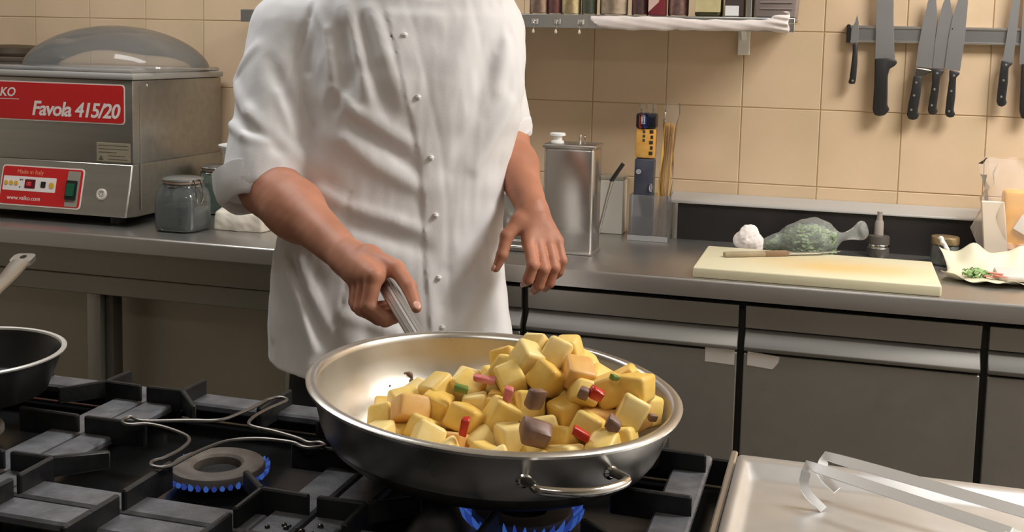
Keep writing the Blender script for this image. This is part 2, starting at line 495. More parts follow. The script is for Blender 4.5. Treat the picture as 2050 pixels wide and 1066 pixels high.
def grate(cx, cy, lab):
    g = thing('pan_support', lab, 'grate', (cx, cy, .86), 'cast-iron pan supports on the range')
    h, wv = .198, .044
    zt = .882
    # border: four flat bars with a bevelled inner edge, each with a shallow top
    for sx in (-1, 1):
        xs = sorted((cx + sx * h, cx + sx * (h - wv)))
        MB().box(xs[0], xs[1], cy - h, cy + h, zt - .012, zt, .003, 1).build('border_bar', CASTP, g)
    for sy in (-1, 1):
        ys = sorted((cy + sy * h, cy + sy * (h - wv)))
        MB().box(cx - h + wv - .002, cx + h - wv + .002, ys[0], ys[1], zt - .012, zt + .0004, .003, 1).build('border_bar', CASTP, g)
    # short legs to the drip tray
    for sx in (-1, 1):
        for sy in (-1, 1):
            MB().box(cx + sx * (h - .02) - .008, cx + sx * (h - .02) + .008, cy + sy * (h - .02) - .008, cy + sy * (h - .02) + .008, .8386, zt - .011).build('leg', CAST, g)
    T = .0075
    def fin(p, q, zp, zq, zb=.872):
        p = Vector((cx + p[0], cy + p[1], 0)); q = Vector((cx + q[0], cy + q[1], 0)); d = (q - p); L = d.length; d.normalize(); nrm = Vector((-d.y, d.x, 0)) * (T / 2)
        bm = bmesh.new()
        top = [(p, zb), (p, zp), (q, zq), (q, zb)]
        a = [bm.verts.new((x.x + nrm.x, x.y + nrm.y, z)) for x, z in top]; c = [bm.verts.new((x.x - nrm.x, x.y - nrm.y, z)) for x, z in top]
        bm.faces.new(a); bm.faces.new(list(reversed(c)))
        for i in range(4): bm.faces.new((a[i], c[i], c[(i + 1) % 4], a[(i + 1) % 4]))
        bmesh.ops.recalc_face_normals(bm, faces=bm.faces[:])
        bmesh.ops.bevel(bm, geom=bm.edges[:], offset=.0018, segments=1, affect='EDGES')
        return bm
    for sx in (-1, 1):
        for sy in (-1, 1):
            b = MB()
            k = .138
            b.bm(fin((sx * (h - .002), sy * k), (sx * k, sy * k), .9045, .9055))
            b.bm(fin((sx * k, sy * (h - .002)), (sx * k, sy * k), .9045, .9055))
            b.bm(fin((sx * k, sy * k), (sx * .092, sy * .092), .9055, .902, .880))
            b.build('corner_rib', CAST, g)
    for d in ((1, 0), (-1, 0), (0, 1), (0, -1)):
        b = MB()
        b.bm(fin((d[0] * (h - .002), d[1] * (h - .002)), (d[0] * .104, d[1] * .104), .9045, .9055, .872))
        b.build('side_rib', CAST, g)
    return g

RING = mat('burner_cap_iron', rgb(124, 116, 108), .6, .3, col2=rgb(98, 90, 84), vscale=30, bump=.2, bscale=120)
RUST = mat('burner_heat_mark', rgb(128, 84, 72), .7, .2)
FLB = emit('gas_flame_blue', (.08, .22, .80), .36)
FLD = emit('gas_flame_deep_blue', (.05, .10, .55), .35)
def burner(cx, cy, lab, lit=None):
    b_ = thing('burner', lab, 'burner', (cx, cy, .838), 'gas burners of the range')
    MB().lathe([(.046, 0), (.046, .006), (.030, .010), (.030, .013)], (cx, cy, .8388), 32).build('burner_base', CAST, b_)
    MB().lathe([(.0295, .0), (.056, .0), (.0595, .003), (.0595, .0085), (.0575, .0125), (.0545, .0140), (.033, .0136), (.0295, .0105)], (cx, cy, .852), 48, close=True).build('burner_cap', RING, b_)
    MB().lathe([(.028, 0), (.026, .004), (0, .006)], (cx, cy, .8505), 24).build('burner_core', mat('burner_core', (.010, .009, .009), .7, bump=.4, bscale=200), b_)
    if lit:
        n = 40; b1 = MB(); b2 = MB()
        for i in range(n):
            a = 2 * PI * i / n; ca, sa = math.cos(a), math.sin(a)
            L, rise = lit
            j = 1 + .25 * math.sin(i * 5.3)
            pts = [(cx + ca * (.0600 + L * t * j), cy + sa * (.0600 + L * t * j), .854 + rise * j * t * t) for t in (0, .3, .6, .85, 1)]
            (b1 if i % 2 == 0 else b2).tube(pts, [.0026, .0034, .0030, .0018, .0004], 6)
        f = b1.build('flame', FLB, b_); f['kind'] = 'stuff'
        f = b2.build('flame', FLD, b_); f['kind'] = 'stuff'
    return b_

for i, (cx, cy) in enumerate(GC):
    grate(cx, cy, 'black cast-iron pan support ' + where(i))
for i, (cx, cy) in enumerate(GC):
    burner(cx, cy, ('lit burner with short ring of blue flame, left of the large pan' if i == 2 else 'lit burner with longer blue flames beneath the large pan of potatoes' if i == 3 else 'unlit gas burner ' + where(i)), {2: (.0045, .0065), 3: (.014, .018)}.get(i))

# bent wire trivet lying over the lit burner's ribs
def curve_pts(P, n=8):
    """Catmull-Rom through closed points"""
    P = [Vector(p) for p in P]; out = []; m = len(P)
    for i in range(m):
        p0, p1, p2, p3 = P[i - 1], P[i], P[(i + 1) % m], P[(i + 2) % m]
        for k in range(n):
            t = k / n
            out.append(.5 * ((2 * p1) + (p2 - p0) * t + (2 * p0 - 5 * p1 + 4 * p2 - p3) * t * t + (3 * p1 - p0 - 3 * p2 + p3) * t ** 3))
    return out
def open_pts(P, n=8):
    P = [Vector(p) for p in P]; P = [2 * P[0] - P[1]] + P + [2 * P[-1] - P[-2]]; out = []
    for i in range(1, len(P) - 2):
        p0, p1, p2, p3 = P[i - 1:i + 3]
        for k in range(n):
            t = k / n
            out.append(.5 * ((2 * p1) + (p2 - p0) * t + (2 * p0 - 5 * p1 + 4 * p2 - p3) * t * t + (3 * p1 - p0 - 3 * p2 + p3) * t ** 3))
    out.append(P[-2]); return out
WIRE = mat('dull_wire', rgb(120, 114, 108), .38, .85)
zz = .9085
tv = thing('wire_trivet', 'bent grey wire trivet lying over the ribs around the bare lit burner', 'trivet', (.118, -1.795, .905))
P = [(.012, -1.798), (.060, -1.778), (.100, -1.762), (.112, -1.725), (.117, -1.690), (.1175, -1.664), (.128, -1.650), (.142, -1.655), (.142, -1.672), (.137, -1.700), (.136, -1.738), (.148, -1.766), (.190, -1.776), (.227, -1.788),
     (.245, -1.797), (.258, -1.792), (.268, -1.800), (.256, -1.812), (.244, -1.812), (.225, -1.803), (.180, -1.806), (.150, -1.826), (.138, -1.860), (.134, -1.890), (.132, -1.916), (.124, -1.928), (.110, -1.926), (.104, -1.914), (.110, -1.900), (.112, -1.865), (.100, -1.832), (.060, -1.812), (.024, -1.806), (.002, -1.816), (-.014, -1.806), (-.012, -1.790)]
MB().tube(curve_pts([(x, y, zz) for x, y in P], 5), .0023, 8, True).build('wire', WIRE, tv)

# oily wet scrap on the plate in front of the large pan
wet = MB()
rr = random.Random(3)
for i in range(46):
    cx, cy = rr.choice([(.335, -1.972), (.43, -1.975), (.36, -1.99)]); a = rr.uniform(0, 6.28); r = rr.uniform(.001, .0045)
    x, y = cx + rr.gauss(0, .022), min(-1.952, cy + rr.gauss(0, .010))
    wet.lathe([(r, 0), (r * .9, r * .5), (r * .5, r * .8), (0, r * .9)], (x, y, .8823), 8)
o = wet.build('oil_drops', mat('dark_oil', (.012, .010, .008), .05, 0, coat=.5)); o['kind'] = 'stuff'; tag(o, 'glossy dark oil drops on the range in front of the large pan', 'oil')

# ------------------------------------------------------------------ steel drip-top unit to the right of the range
su = thing('steel_drainer_unit', 'steel worktop unit with raised rim and sunk bright plate, beside the range', 'counter', (1.15, -2.0, 0))
MB().box(.752, 1.56, -2.43, -1.628, .10, .874, .002, 1).build('cabinet', STEELD, su)
TRAY = mat('scuffed_steel_plate', (.63, .635, .64), .36, .85, var=.10, vscale=9, rvar=.08, bscale=14, bump=.02)
b = MB()
# one pressed sheet: outer rim, inner slope, floor
ox0, ox1, oy0, oy1 = .752, 1.56, -2.43, -1.625
def loop(x0, x1, y0, y1, z, r=.0, n=5):
    out = []
    for (cx, cy, a0) in ((x1 - r, y1 - r, 0), (x0 + r, y1 - r, PI / 2), (x0 + r, y0 + r, PI), (x1 - r, y0 + r, 1.5 * PI)):
        for k in range(n): 
            a = a0 + PI / 2 * k / (n - 1); out.append((cx + r * math.cos(a), cy + r * math.sin(a), z))
    return out
rings = [loop(ox0, ox1, oy0, oy1, .874, .004), loop(ox0, ox1, oy0, oy1, .896, .004), loop(ox0 + .002, ox1 - .002, oy0 + .002, oy1 - .002, .8985, .005), loop(ox0 + .009, ox1 - .009, oy0 + .009, oy1 - .014, .8985, .006),
         loop(ox0 + .013, ox1 - .013, oy0 + .013, oy1 - .020, .8965, .008), loop(ox0 + .018, ox1 - .018, oy0 + .018, oy1 - .042, .8872, .012), loop(ox0 + .026, ox1 - .026, oy0 + .026, oy1 - .050, .8855, .014)]
nv = len(rings[0]); vv = [p for r_ in rings for p in r_]; ff = []
for j in range(len(rings) - 1):
    for i in range(nv):
        i2 = (i + 1) % nv; ff.append((j * nv + i, j * nv + i2, (j + 1) * nv + i2, (j + 1) * nv + i))
ff.append(tuple((len(rings) - 1) * nv + i for i in range(nv)))
b.add(vv, ff); b.build('pressed_plate', TRAY, su, 60)
for x in (.80, 1.51):
    for y in (-2.38, -1.68):
        MB().lathe([(.025, 0), (.025, .012), (.018, .02), (.018, .10)], (x, y, 0), 12).build('foot', STEEL, su)

# tongs
tg = thing('serving_tongs', 'steel tongs with two flat arms and hooked tips on the bright plate', 'tongs', (.95, -1.74, .886))
TNG = mat('tong_steel', (.82, .81, .80), .38, .9)
def arm(tip, heel, bend, mid, end):
    b = MB(); P = open_pts([tip, heel, bend], 3)[:-1] + open_pts([bend, mid, end], 8)
    n_ = len(P); b.tube(P, [.0050 if i < 4 else min(.0066, .0050 + .0003 * (i - 3)) for i in range(n_)], 4, False, ry=.0011, upv=(.1, -.62, .78)); return b
arm((.858, -1.742, .8875), (.836, -1.732, .906), (.838, -1.722, .930), (.93, -1.772, .928), (1.040, -1.828, .924)).add(*[[], []]).build('arm', TNG, tg)
arm((.872, -1.706, .8985), (.853, -1.694, .912), (.858, -1.684, .930), (.95, -1.722, .928), (1.070, -1.772, .924)).build('arm', TNG, tg)
b = MB()
b.tube(open_pts([(1.036, -1.826, .924), (1.13, -1.878, .918), (1.185, -1.895, .911), (1.208, -1.872, .9085), (1.185, -1.838, .911), (1.14, -1.806, .918), (1.070, -1.772, .924)], 8), .0066, 4, False, ry=.0011, upv=(0, -.4, .9))
b.build('spring_bow', TNG, tg)
for q in [(1.208, -1.872)]:
    MB().box(q[0] - .02, q[0] + .006, q[1] - .012, q[1] + .012, .886, .9085, .003, 1).build('hinge_foot', TNG, tg)
# ------------------------------------------------------------------ large steel pan with potatoes
PC = Vector((.4763, -1.7723, 1.0)); TX = -.0633
ang = math.atan(TX)
PM = Matrix.Translation(PC) @ Matrix.Rotation(-ang, 4, 'Y')   # pan frame: rim plane at z = 0
pan = thing('saute_pan', 'large round steel saute pan full of diced potatoes, held by the chef', 'pan', PC + Vector((0, 0, -.09)))
PANI = mat('pan_steel', (.60, .57, .52), .30, .95, var=.10, vscale=12, rvar=.08, bscale=25, bump=.04)
R_ = .2216
prof_in = [(0, -.078), (.10, -.078), (.152, -.077), (.174, -.072), (.188, -.060), (.198, -.044), (.205, -.022), (.2075, -.006), (.209, .0)]
prof_rim = [(.213, .0022), (.219, .0022), (.2222, .0), (.2216, -.003), (.216, -.0045), (.2125, -.0065)]
prof_out = [(.2095, -.022), (.203, -.046), (.198, -.057), (.192, -.066), (.178, -.077), (.154, -.082), (.10, -.083), (0, -.083)]
b = MB(); b.lathe(prof_in + prof_rim, (0, 0, 0), 96, PM); b.f = [f for f in b.f if len(f) == 4]
b.lathe([(.2125, -.0065)] + prof_out, (0, 0, 0), 96, PM); b.f = [f for f in b.f if len(f) == 4]
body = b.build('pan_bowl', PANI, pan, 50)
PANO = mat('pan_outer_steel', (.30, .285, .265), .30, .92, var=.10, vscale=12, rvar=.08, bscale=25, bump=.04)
PANB = mat('pan_base_black', (.016, .014, .012), .42, .35, 0, col2=(.05, .045, .04), vscale=22, rvar=.1, bscale=30)  # near-black colour for the lower part of the outer wall and base
body.data.materials.append(PANO); body.data.materials.append(PANB)
PMI = PM.inverted()
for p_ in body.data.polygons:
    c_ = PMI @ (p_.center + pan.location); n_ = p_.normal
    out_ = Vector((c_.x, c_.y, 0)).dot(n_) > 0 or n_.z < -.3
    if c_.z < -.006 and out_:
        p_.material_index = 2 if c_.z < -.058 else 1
# long tube handle with ridges
A = Vector((.345, -1.606, .955)); Bp = Vector((.193, -1.39, .994)); hd = (Bp - A).normalized(); E_ = Bp + hd * .135
H = mat('handle_steel', (.58, .56, .53), .33, .95)
b = MB(); hp = [A + hd * .003, A + hd * .015, A + hd * .05, Bp - hd * .02, Bp, Bp + hd * .1, E_]
b.tube(hp, [.009, .011, .012, .0130, .0135, .0135, .010], 20)
hnd = b.build('handle', H, pan)
hx = Vector((0, 0, 1)).cross(hd).normalized(); hy = hd.cross(hx)
for k in range(7):
    a = PI * (k + .5) / 7 - .1
    o_ = hx * math.cos(a) + hy * math.sin(a)
    MB().tube([A + hd * .035 + o_ * .0112, Bp + o_ * .0131, E_ - hd * .03 + o_ * .0125], .0016, 6).build('ridge', H, hnd)
b = MB(); b.box(-.017, .017, -.003, .004, -.014, .014, .002, 1, Matrix.Translation(A + hd * .006) @ Matrix(((hx.x, hd.x, hy.x, 0), (hx.y, hd.y, hy.y, 0), (hx.z, hd.z, hy.z, 0), (0, 0, 0, 1)))); b.build('handle_plate', H, pan)
# helper loop handle on the near side
def ppt(az, r, z): return PM @ Vector((r * math.cos(az), r * math.sin(az), z))
a1, a2 = math.radians(-64), math.radians(-36)
pts = open_pts([ppt(a1, .208, -.030), ppt(a1 + .02, .226, -.026), ppt(a1 + .05, .243, -.0255), ppt((a1 + a2) / 2, .252, -.026), ppt(a2 - .05, .243, -.0255), ppt(a2 - .02, .226, -.026), ppt(a2, .208, -.030)], 6)
MB().tube(pts, .0050, 12).build('loop_handle', STEELP, pan)
for a in (a1, a2):
    q = ppt(a, .2065, -.030); MB().lathe([(.0085, -.003), (.0085, .0015), (.0055, .004)], q, 16, Matrix.Rotation(a, 3, 'Z').to_4x4() @ Matrix.Rotation(PI / 2, 3, 'Y').to_4x4()).build('handle_stud', STEELP, pan)

# potato cubes: a heap thrown up towards the far right wall of the pan
POT = []
for k, (c1, c2) in enumerate((((230, 192, 96), (240, 210, 126)), ((224, 178, 80), (236, 198, 104)), ((236, 206, 126), (244, 220, 152)), ((212, 158, 86), (228, 182, 108)))):
    POT.append(mat('potato_flesh_' + 'abcd'[k], rgb(*c1), .42, 0, col2=rgb(*c2), vscale=55, sss=.12, bump=.15, bscale=120))
rp = random.Random(11)
protos = []
for k in range(10):
    s = [rp.uniform(.86, 1.2) for _ in range(3)]
    bm = bmesh.new(); bmesh.ops.create_cube(bm, size=.0335)
    for v in bm.verts:
        v.co = Vector([v.co[i] * s[i] * rp.uniform(.82, 1.10) for i in range(3)])
    bmesh.ops.bevel(bm, geom=bm.edges[:], offset=.0050, segments=3, profile=.5, affect='EDGES')
    me = bpy.data.meshes.new('potato_cube'); bm.to_mesh(me); bm.free()
    for p in me.polygons: p.use_smooth = True
    me.set_sharp_from_angle(angle=math.radians(60)); me.materials.append(POT[[0, 1, 0, 2, 1, 0, 3, 1, 2, 0][k]]); protos.append(me)

def heap_top(u, v):
    """height of the heap above the rim plane; u, v in pan axes (u right, v away)"""
    g = lambda x, y, sx, sy, h: h * math.exp(-((u - x) / sx) ** 2 - ((v - y) / sy) ** 2)
    return -.056 + g(.055, .025, .088, .095, .104) + g(.172, -.005, .060, .09, .066) + g(-.065, -.045, .06, .075, .036) + g(.02, -.13, .13, .06, .018)
BITS = [('red_pepper_piece', 'pepper', 'bright red pepper piece near the top right of the potato heap', 'REDP', (.017, .012, .013), (.133, -.055, .029), (.4, .5, .3)),
        ('green_herb_piece', 'herb', 'small green herb piece on the right slope of the potato heap', 'GRNP', (.012, .008, .007), (.147, -.034, .044), (.2, .3, .8)),
        ('pink_onion_strip', 'onion', 'pink onion strip lying across the middle left of the heap', 'PINKO', (.030, .010, .008), (-.005, -.032, .015), (.1, .1, .1)),
        ('purple_onion_chunk', 'onion', 'large browned purple onion chunk low at the front of the heap', 'DARKO', (.034, .026, .024), (.082, -.112, -.006), (.5, .3, .4)),
        ('purple_onion_chunk', 'onion', 'browned purple onion chunk higher up in the middle of the heap', 'DARKO', (.020, .016, .026), (.066, -.064, .014), (.3, .2, .9)),
        ('purple_onion_chunk', 'onion', 'browned onion chunk on the right front slope of the heap', 'DARKO', (.018, .016, .016), (.159, -.078, .006), (.1, .6, .2)),
        ('red_pepper_strip', 'pepper', 'dull red pepper strip at the front left of the heap', 'REDP', (.010, .009, .024), (.004, -.123, -.011), (.2, .2, .3)),
        ('red_pepper_strip', 'pepper', 'dull red pepper strip low on the front right of the heap', 'REDP', (.022, .009, .010), (.129, -.100, -.003), (.2, .5, .4)),
        ('green_herb_piece', 'herb', 'yellow-green herb piece on the left part of the heap', 'GRNP', (.016, .008, .008), (-.023, -.058, .008), (.1, .2, .2)),
        ('pink_onion_strip', 'onion', 'pale pink onion sliver beside the middle of the heap', 'PINKO', (.010, .008, .016), (.034, -.062, .013), (.1, .2, .2)),
        ('browned_bit', 'onion', 'dark browned bit against the right rim of the pan', 'DARKO', (.012, .008, .008), (.192, -.017, .000), (.2, .2, .6)),
        ('browned_bit', 'onion', 'dark browned bit touching the bright red pepper piece', 'DARKO', (.012, .010, .014), (.119, -.058, .027), (.2, .4, .1))]
pts = []
tries = 0
def ok_pt(p, dmin):
    return all((p - q).length > dmin for q in pts)
want = []
for tries in range(60000):
    u, v = rp.uniform(-.20, .20), rp.uniform(-.20, .20); rad = math.hypot(u, v)
    zt = heap_top(u, v)
    z = zt - rp.uniform(0, .034)
    if z < -.066: continue
    wall = .15 + .047 * min(1, max(0, (z + .075) / .06))
    if rad > wall - .016 + max(0, z) * .10: continue
    if u < -.125 + .25 * abs(v + .03): continue
    if v > .11 + .3 * u: continue
    p = Vector((u, v, z))
    if any((p - Vector(b_[5])).length < .0135 + .5 * max(b_[4]) + .003 for b_ in BITS): continue
    if ok_pt(p, .0288): pts.append(p)
    if len(pts) > 190: break
pw = []
for p in pts: pw.append(PM @ p)
def pot_label(p, m):
    """region of the heap and look of the cube"""
    look = ('golden', 'deep yellow', 'pale cream', 'browned')[m]
    if p.z < heap_top(p.x, p.y) - .026: where_ = 'buried inside the heap in the pan'
    elif p.z > .030: where_ = 'on the crest of the heap'
    elif p.x < -.07: where_ = "at the left end of the heap"
    elif p.y < -.095: where_ = 'along the near rim of the pan'
    elif p.x > .145: where_ = 'against the right wall of the pan'
    elif p.y > .03: where_ = "on the far side of the heap"
    else: where_ = "on the middle slope of the heap" if p.x > .04 else "on the left slope of the heap"
    return look + ' potato cube ' + where_, look + ' potato cubes ' + where_
sets_ = {}
for k, p in enumerate(pw):
    m_ = [0, 1, 0, 2, 1, 0, 3, 1, 2, 0][k % 10]
    o = bpy.data.objects.new('potato_cube', protos[k % 10]); link(o)
    o.location = p; o.rotation_euler = (rp.uniform(-.6, .6), rp.uniform(-.6, .6), rp.uniform(0, 6.28))
    OFF[o.name] = Vector(p)
    sets_.setdefault(pot_label(pts[k], m_), []).append(o)
ORD = ['leftmost', 'second from left', 'third from left', 'fourth from left', 'fifth from left', 'sixth from left', 'seventh from left', 'eighth from left']
for (lb, gp), obs in sets_.items():
    obs.sort(key=lambda o: .96 * o.location.x + .28 * o.location.y)
    for r_, o in enumerate(obs):
        if 'buried' in lb or len(obs) > 9: l2 = lb
        elif len(obs) == 1: l2 = 'only ' + lb
        else: l2 = ('rightmost' if r_ == len(obs) - 1 else ORD[r_]) + ' of the ' + gp
        tag(o, l2, 'potato', gp)
N_POT = len(pw)

def bit(name, cat, label, m, size, p, rot, group=None):
    bm = bmesh.new(); bmesh.ops.create_cube(bm, size=1)
    r_ = random.Random(len(label) * 7)
    for v in bm.verts: v.co = Vector([v.co[i] * size[i] * r_.uniform(.75, 1.15) for i in range(3)])
    bmesh.ops.bevel(bm, geom=bm.edges[:], offset=min(size) * .25, segments=2, profile=.6, affect='EDGES')
    bm.transform(Matrix.Translation(PM @ Vector(p)) @ Euler(rot).to_matrix().to_4x4())
    o = MB().bm(bm).build(name, m, None, 60); tag(o, label, cat, group); return o
REDP = mat('red_pepper', rgb(178, 36, 24), .3, 0, col2=rgb(200, 60, 40), vscale=60)
PINKO = mat('pink_onion', rgb(200, 92, 92), .35, 0, col2=rgb(222, 150, 140), vscale=70)
GRNP = mat('green_herb', rgb(84, 112, 40), .4, 0, col2=rgb(120, 140, 60), vscale=60)
DARKO = mat('browned_onion', rgb(104, 78, 66), .45, 0, col2=rgb(150, 118, 104), vscale=50)
BM_ = {'REDP': REDP, 'PINKO': PINKO, 'GRNP': GRNP, 'DARKO': DARKO}
for nm, cat, lab, mk, size, p, rot in BITS: bit(nm, cat, lab, BM_[mk], size, p, rot)
# burnt scraps stuck to the bare far wall of the pan
cp_ = [PM @ Vector(p) for p in ((-.163, .116, -.050), (-.158, .118, -.046), (-.152, .121, -.047), (-.149, .121, -.053), (-.153, .117, -.058), (-.159, .114, -.056))]
o = MB().tube(open_pts(cp_, 4), [.0022 + .0008 * math.sin(i) for i in range(21)], 8).build('burnt_scrap', DARKO); tag(o, 'curled brown scrap stuck to the bare inner wall of the pan', 'scrap')
o = MB().lathe([(0, -.002), (.0028, 0), (0, .002)], PM @ Vector((-.168, .090, -.057)), 8).build('burnt_scrap', DARKO); tag(o, 'tiny brown speck left of the curled scrap on the pan wall', 'scrap')
# ------------------------------------------------------------------ the chef
SKIN = mat('skin', rgb(172, 116, 90), .50, 0, col2=rgb(192, 132, 106), vscale=14, sss=.10, bump=.10, bscale=260, spec=.4)
CLOTH = mat('white_cotton', (.80, .785, .785), .72, 0, bump=.10, bscale=420, spec=.25, sheen=.15)
NAIL = mat('nail', rgb(214, 164, 146), .3)
PSI = math.radians(24)
e1 = np.array([math.cos(PSI), math.sin(PSI), 0], np.float32)      # towards his left
nf = np.array([math.sin(PSI), -math.cos(PSI), 0], np.float32)     # out of his chest
#       z     cx     cy    half-width half-depth
ROWS0 = np.array([
    [0.60, -.004, -.915, .262, .175],
    [0.75, -.006, -.915, .252, .168],
    [0.82, -.010, -.915, .247, .164],
    [0.90, -.013, -.92, .237, .156],
    [0.97, -.014, -.92, .229, .150],
    [1.04, -.010, -.92, .221, .145],
    [1.11, .004, -.92, .212, .141],
    [1.19, .022, -.92, .207, .139],
    [1.28, .038, -.92, .210, .139],
    [1.36, .042, -.92, .213, .134],
    [1.42, .042, -.92, .208, .120],
    [1.48, .042, -.92, .190, .100],
    [1.60, .042, -.92, .150, .08]])
def _fine(R0):
    z = np.linspace(R0[0, 0], R0[-1, 0], 101); out = [z]
    for k in range(1, 5):
        y = np.interp(z, R0[:, 0], R0[:, k])
        for _ in range(3): y = np.convolve(np.pad(y, 4, mode='edge'), np.ones(9) / 9, 'valid')
        out.append(y)
    return np.stack(out, 1).astype(np.float32)
ROWS = _fine(ROWS0)

def torso_uv(P):
    z = P[:, 2]
    cx = np.interp(z, ROWS[:, 0], ROWS[:, 1]); cy = np.interp(z, ROWS[:, 0], ROWS[:, 2])
    q = P - np.stack([cx, cy, z], 1)
    return q @ e1, q @ nf, z

def smooth01(x): 
    x = np.clip(x, 0, 1); return x * x * (3 - 2 * x)

SH_R, EL_R = np.array([-.200, -.965, 1.405]), np.array([-.210, -1.075, 1.125])
SH_L, EL_L = np.array([.132, -.80, 1.410]), np.array([.172, -.750, 1.222])
AX_R = (EL_R - SH_R) / np.linalg.norm(EL_R - SH_R); AX_L = (EL_L - SH_L) / np.linalg.norm(EL_L - SH_L)

CUT_R = AX_R + np.array([.30, .0, .0]); CUT_R = CUT_R / np.linalg.norm(CUT_R)

def torso_d(P):
    u, v, z = torso_uv(P)
    a = np.interp(z, ROWS[:, 0], ROWS[:, 3]); b = np.interp(z, ROWS[:, 0], ROWS[:, 4])
    m = 2.5
    k = (np.abs(u / a) ** m + np.abs(v / b) ** m) ** (1 / m)
    return (k - 1) * np.minimum(a, b) * .95

# folds of the jacket: ridge (+) and valley (-) strokes, world points on the cloth, reach, height
FOLDS = [
    ((-0.231, -1.066, 1.386), (-0.295, -1.056, 1.32), 0.0110, 0.0080),
    ((-0.293, -1.055, 1.32), (-0.226, -1.111, 1.262), 0.0130, 0.0110),
    ((-0.226, -1.111, 1.262), (-0.131, -1.09, 1.182), 0.0130, 0.0110),
    ((-0.169, -1.093, 1.299), (-0.142, -1.092, 1.229), 0.0100, 0.0070),
    ((-0.125, -1.056, 1.325), (-0.106, -1.065, 1.25), 0.0090, 0.0070),
    ((-0.296, -1.083, 1.244), (-0.225, -1.128, 1.221), 0.0100, 0.0090),
    ((-0.225, -1.128, 1.221), (-0.168, -1.123, 1.206), 0.0100, 0.0090),
    ((-0.3, -1.067, 1.281), (-0.212, -1.127, 1.229), 0.0120, -0.0090),
    ((-0.212, -1.127, 1.229), (-0.155, -1.116, 1.195), 0.0120, -0.0090),
    ((-0.194, -1.083, 1.362), (-0.155, -1.087, 1.288), 0.0140, -0.0080),
    ((-0.155, -1.087, 1.288), (-0.131, -1.081, 1.222), 0.0140, -0.0080),
    ((-0.133, -1.028, 1.473), (-0.087, -1.058, 1.421), 0.0080, 0.0060),
    ((-0.087, -1.058, 1.421), (-0.068, -1.074, 1.337), 0.0080, 0.0060),
    ((-0.049, -1.061, 1.422), (-0.037, -1.075, 1.338), 0.0160, -0.0100),
    ((-0.037, -1.075, 1.338), (-0.058, -1.079, 1.281), 0.0160, -0.0100),
    ((-0.05, -1.053, 1.464), (-0.019, -1.068, 1.374), 0.0150, 0.0090),
    ((-0.019, -1.068, 1.374), (0.0, -1.076, 1.304), 0.0150, 0.0090),
    ((-0.002, -1.048, 1.461), (0.035, -1.061, 1.375), 0.0140, 0.0090),
    ((0.035, -1.061, 1.375), (0.07, -1.054, 1.285), 0.0140, 0.0090),
    ((-0.019, -1.057, 1.441), (0.014, -1.07, 1.349), 0.0130, -0.0070),
    ((0.014, -1.07, 1.349), (0.036, -1.069, 1.275), 0.0130, -0.0070),
    ((-0.057, -1.077, 1.313), (-0.017, -1.079, 1.269), 0.0130, 0.0100),
    ((-0.017, -1.079, 1.269), (0.077, -1.047, 1.215), 0.0130, 0.0100),
    ((-0.039, -1.08, 1.218), (0.011, -1.07, 1.177), 0.0140, 0.0100),
    ((0.011, -1.07, 1.177), (0.091, -1.035, 1.129), 0.0140, 0.0100),
    ((-0.029, -1.08, 1.254), (0.027, -1.068, 1.214), 0.0130, -0.0080),
    ((0.027, -1.068, 1.214), (0.082, -1.041, 1.172), 0.0130, -0.0080),
    ((0.23, -0.936, 1.405), (0.224, -0.96, 1.315), 0.0140, 0.0080),
    ((0.172, -0.986, 1.427), (0.146, -1.02, 1.333), 0.0200, 0.0060),
    ((0.21, -0.962, 1.391), (0.192, -0.992, 1.296), 0.0180, -0.0070),
    ((0.239, -0.933, 1.286), (0.189, -0.98, 1.164), 0.0140, 0.0090),
    ((0.195, -0.984, 1.258), (0.151, -1.01, 1.163), 0.0180, -0.0070),
    ((-0.024, -1.077, 1.088), (0.056, -1.048, 1.063), 0.0120, 0.0090),
    ((0.056, -1.048, 1.063), (0.098, -1.027, 1.046), 0.0120, 0.0090),
    ((-0.028, -1.079, 1.056), (0.053, -1.052, 1.028), 0.0160, -0.0070),
    ((0.053, -1.052, 1.028), (0.105, -1.029, 1.009), 0.0160, -0.0070),
    ((0.207, -0.935, 1.076), (0.147, -1.003, 0.983), 0.0140, 0.0080),
    ((0.215, -0.917, 0.954), (0.158, -1.005, 0.853), 0.0130, 0.0110),
    ((0.202, -0.939, 1.001), (0.146, -1.011, 0.902), 0.0160, -0.0080),
    ((-0.124, -1.094, 0.979), (-0.089, -1.1, 0.91), 0.0120, 0.0100),
    ((-0.089, -1.1, 0.91), (-0.059, -1.097, 0.858), 0.0120, 0.0100),
    ((-0.164, -1.078, 0.988), (-0.119, -1.102, 0.908), 0.0110, 0.0090),
    ((-0.119, -1.102, 0.908), (-0.086, -1.105, 0.817), 0.0110, 0.0090),
    ((-0.142, -1.089, 0.981), (-0.102, -1.105, 0.901), 0.0100, -0.0070),
    ((-0.102, -1.105, 0.901), (-0.077, -1.101, 0.824), 0.0100, -0.0070),
    ((-0.204, -1.038, 0.978), (-0.182, -1.09, 0.826), 0.0100, 0.0070),
    ((-0.037, -1.094, 0.883), (0.063, -1.058, 0.853), 0.0120, 0.0080),
    ((-0.088, -1.084, 1.119), (-0.038, -1.08, 1.093), 0.0120, 0.0070),
    ((-0.031, -1.08, 1.117), (-0.033, -1.084, 1.027), 0.0045, -0.0035),
    ((-0.033, -1.084, 1.027), (-0.032, -1.089, 0.934), 0.0045, -0.0035),
    ((-0.032, -1.089, 0.934), (-0.051, -1.094, 0.818), 0.0045, -0.0035),
    ((-0.02, -1.069, 1.366), (-0.018, -1.079, 1.292), 0.0200, -0.0060),
]
def placket_u(z):
    return np.interp(z, [.70, .93, 1.02, 1.10, 1.206, 1.30, 1.424, 1.5], [.078, .070, .060, .045, .012, -.024, -.056, -.078])

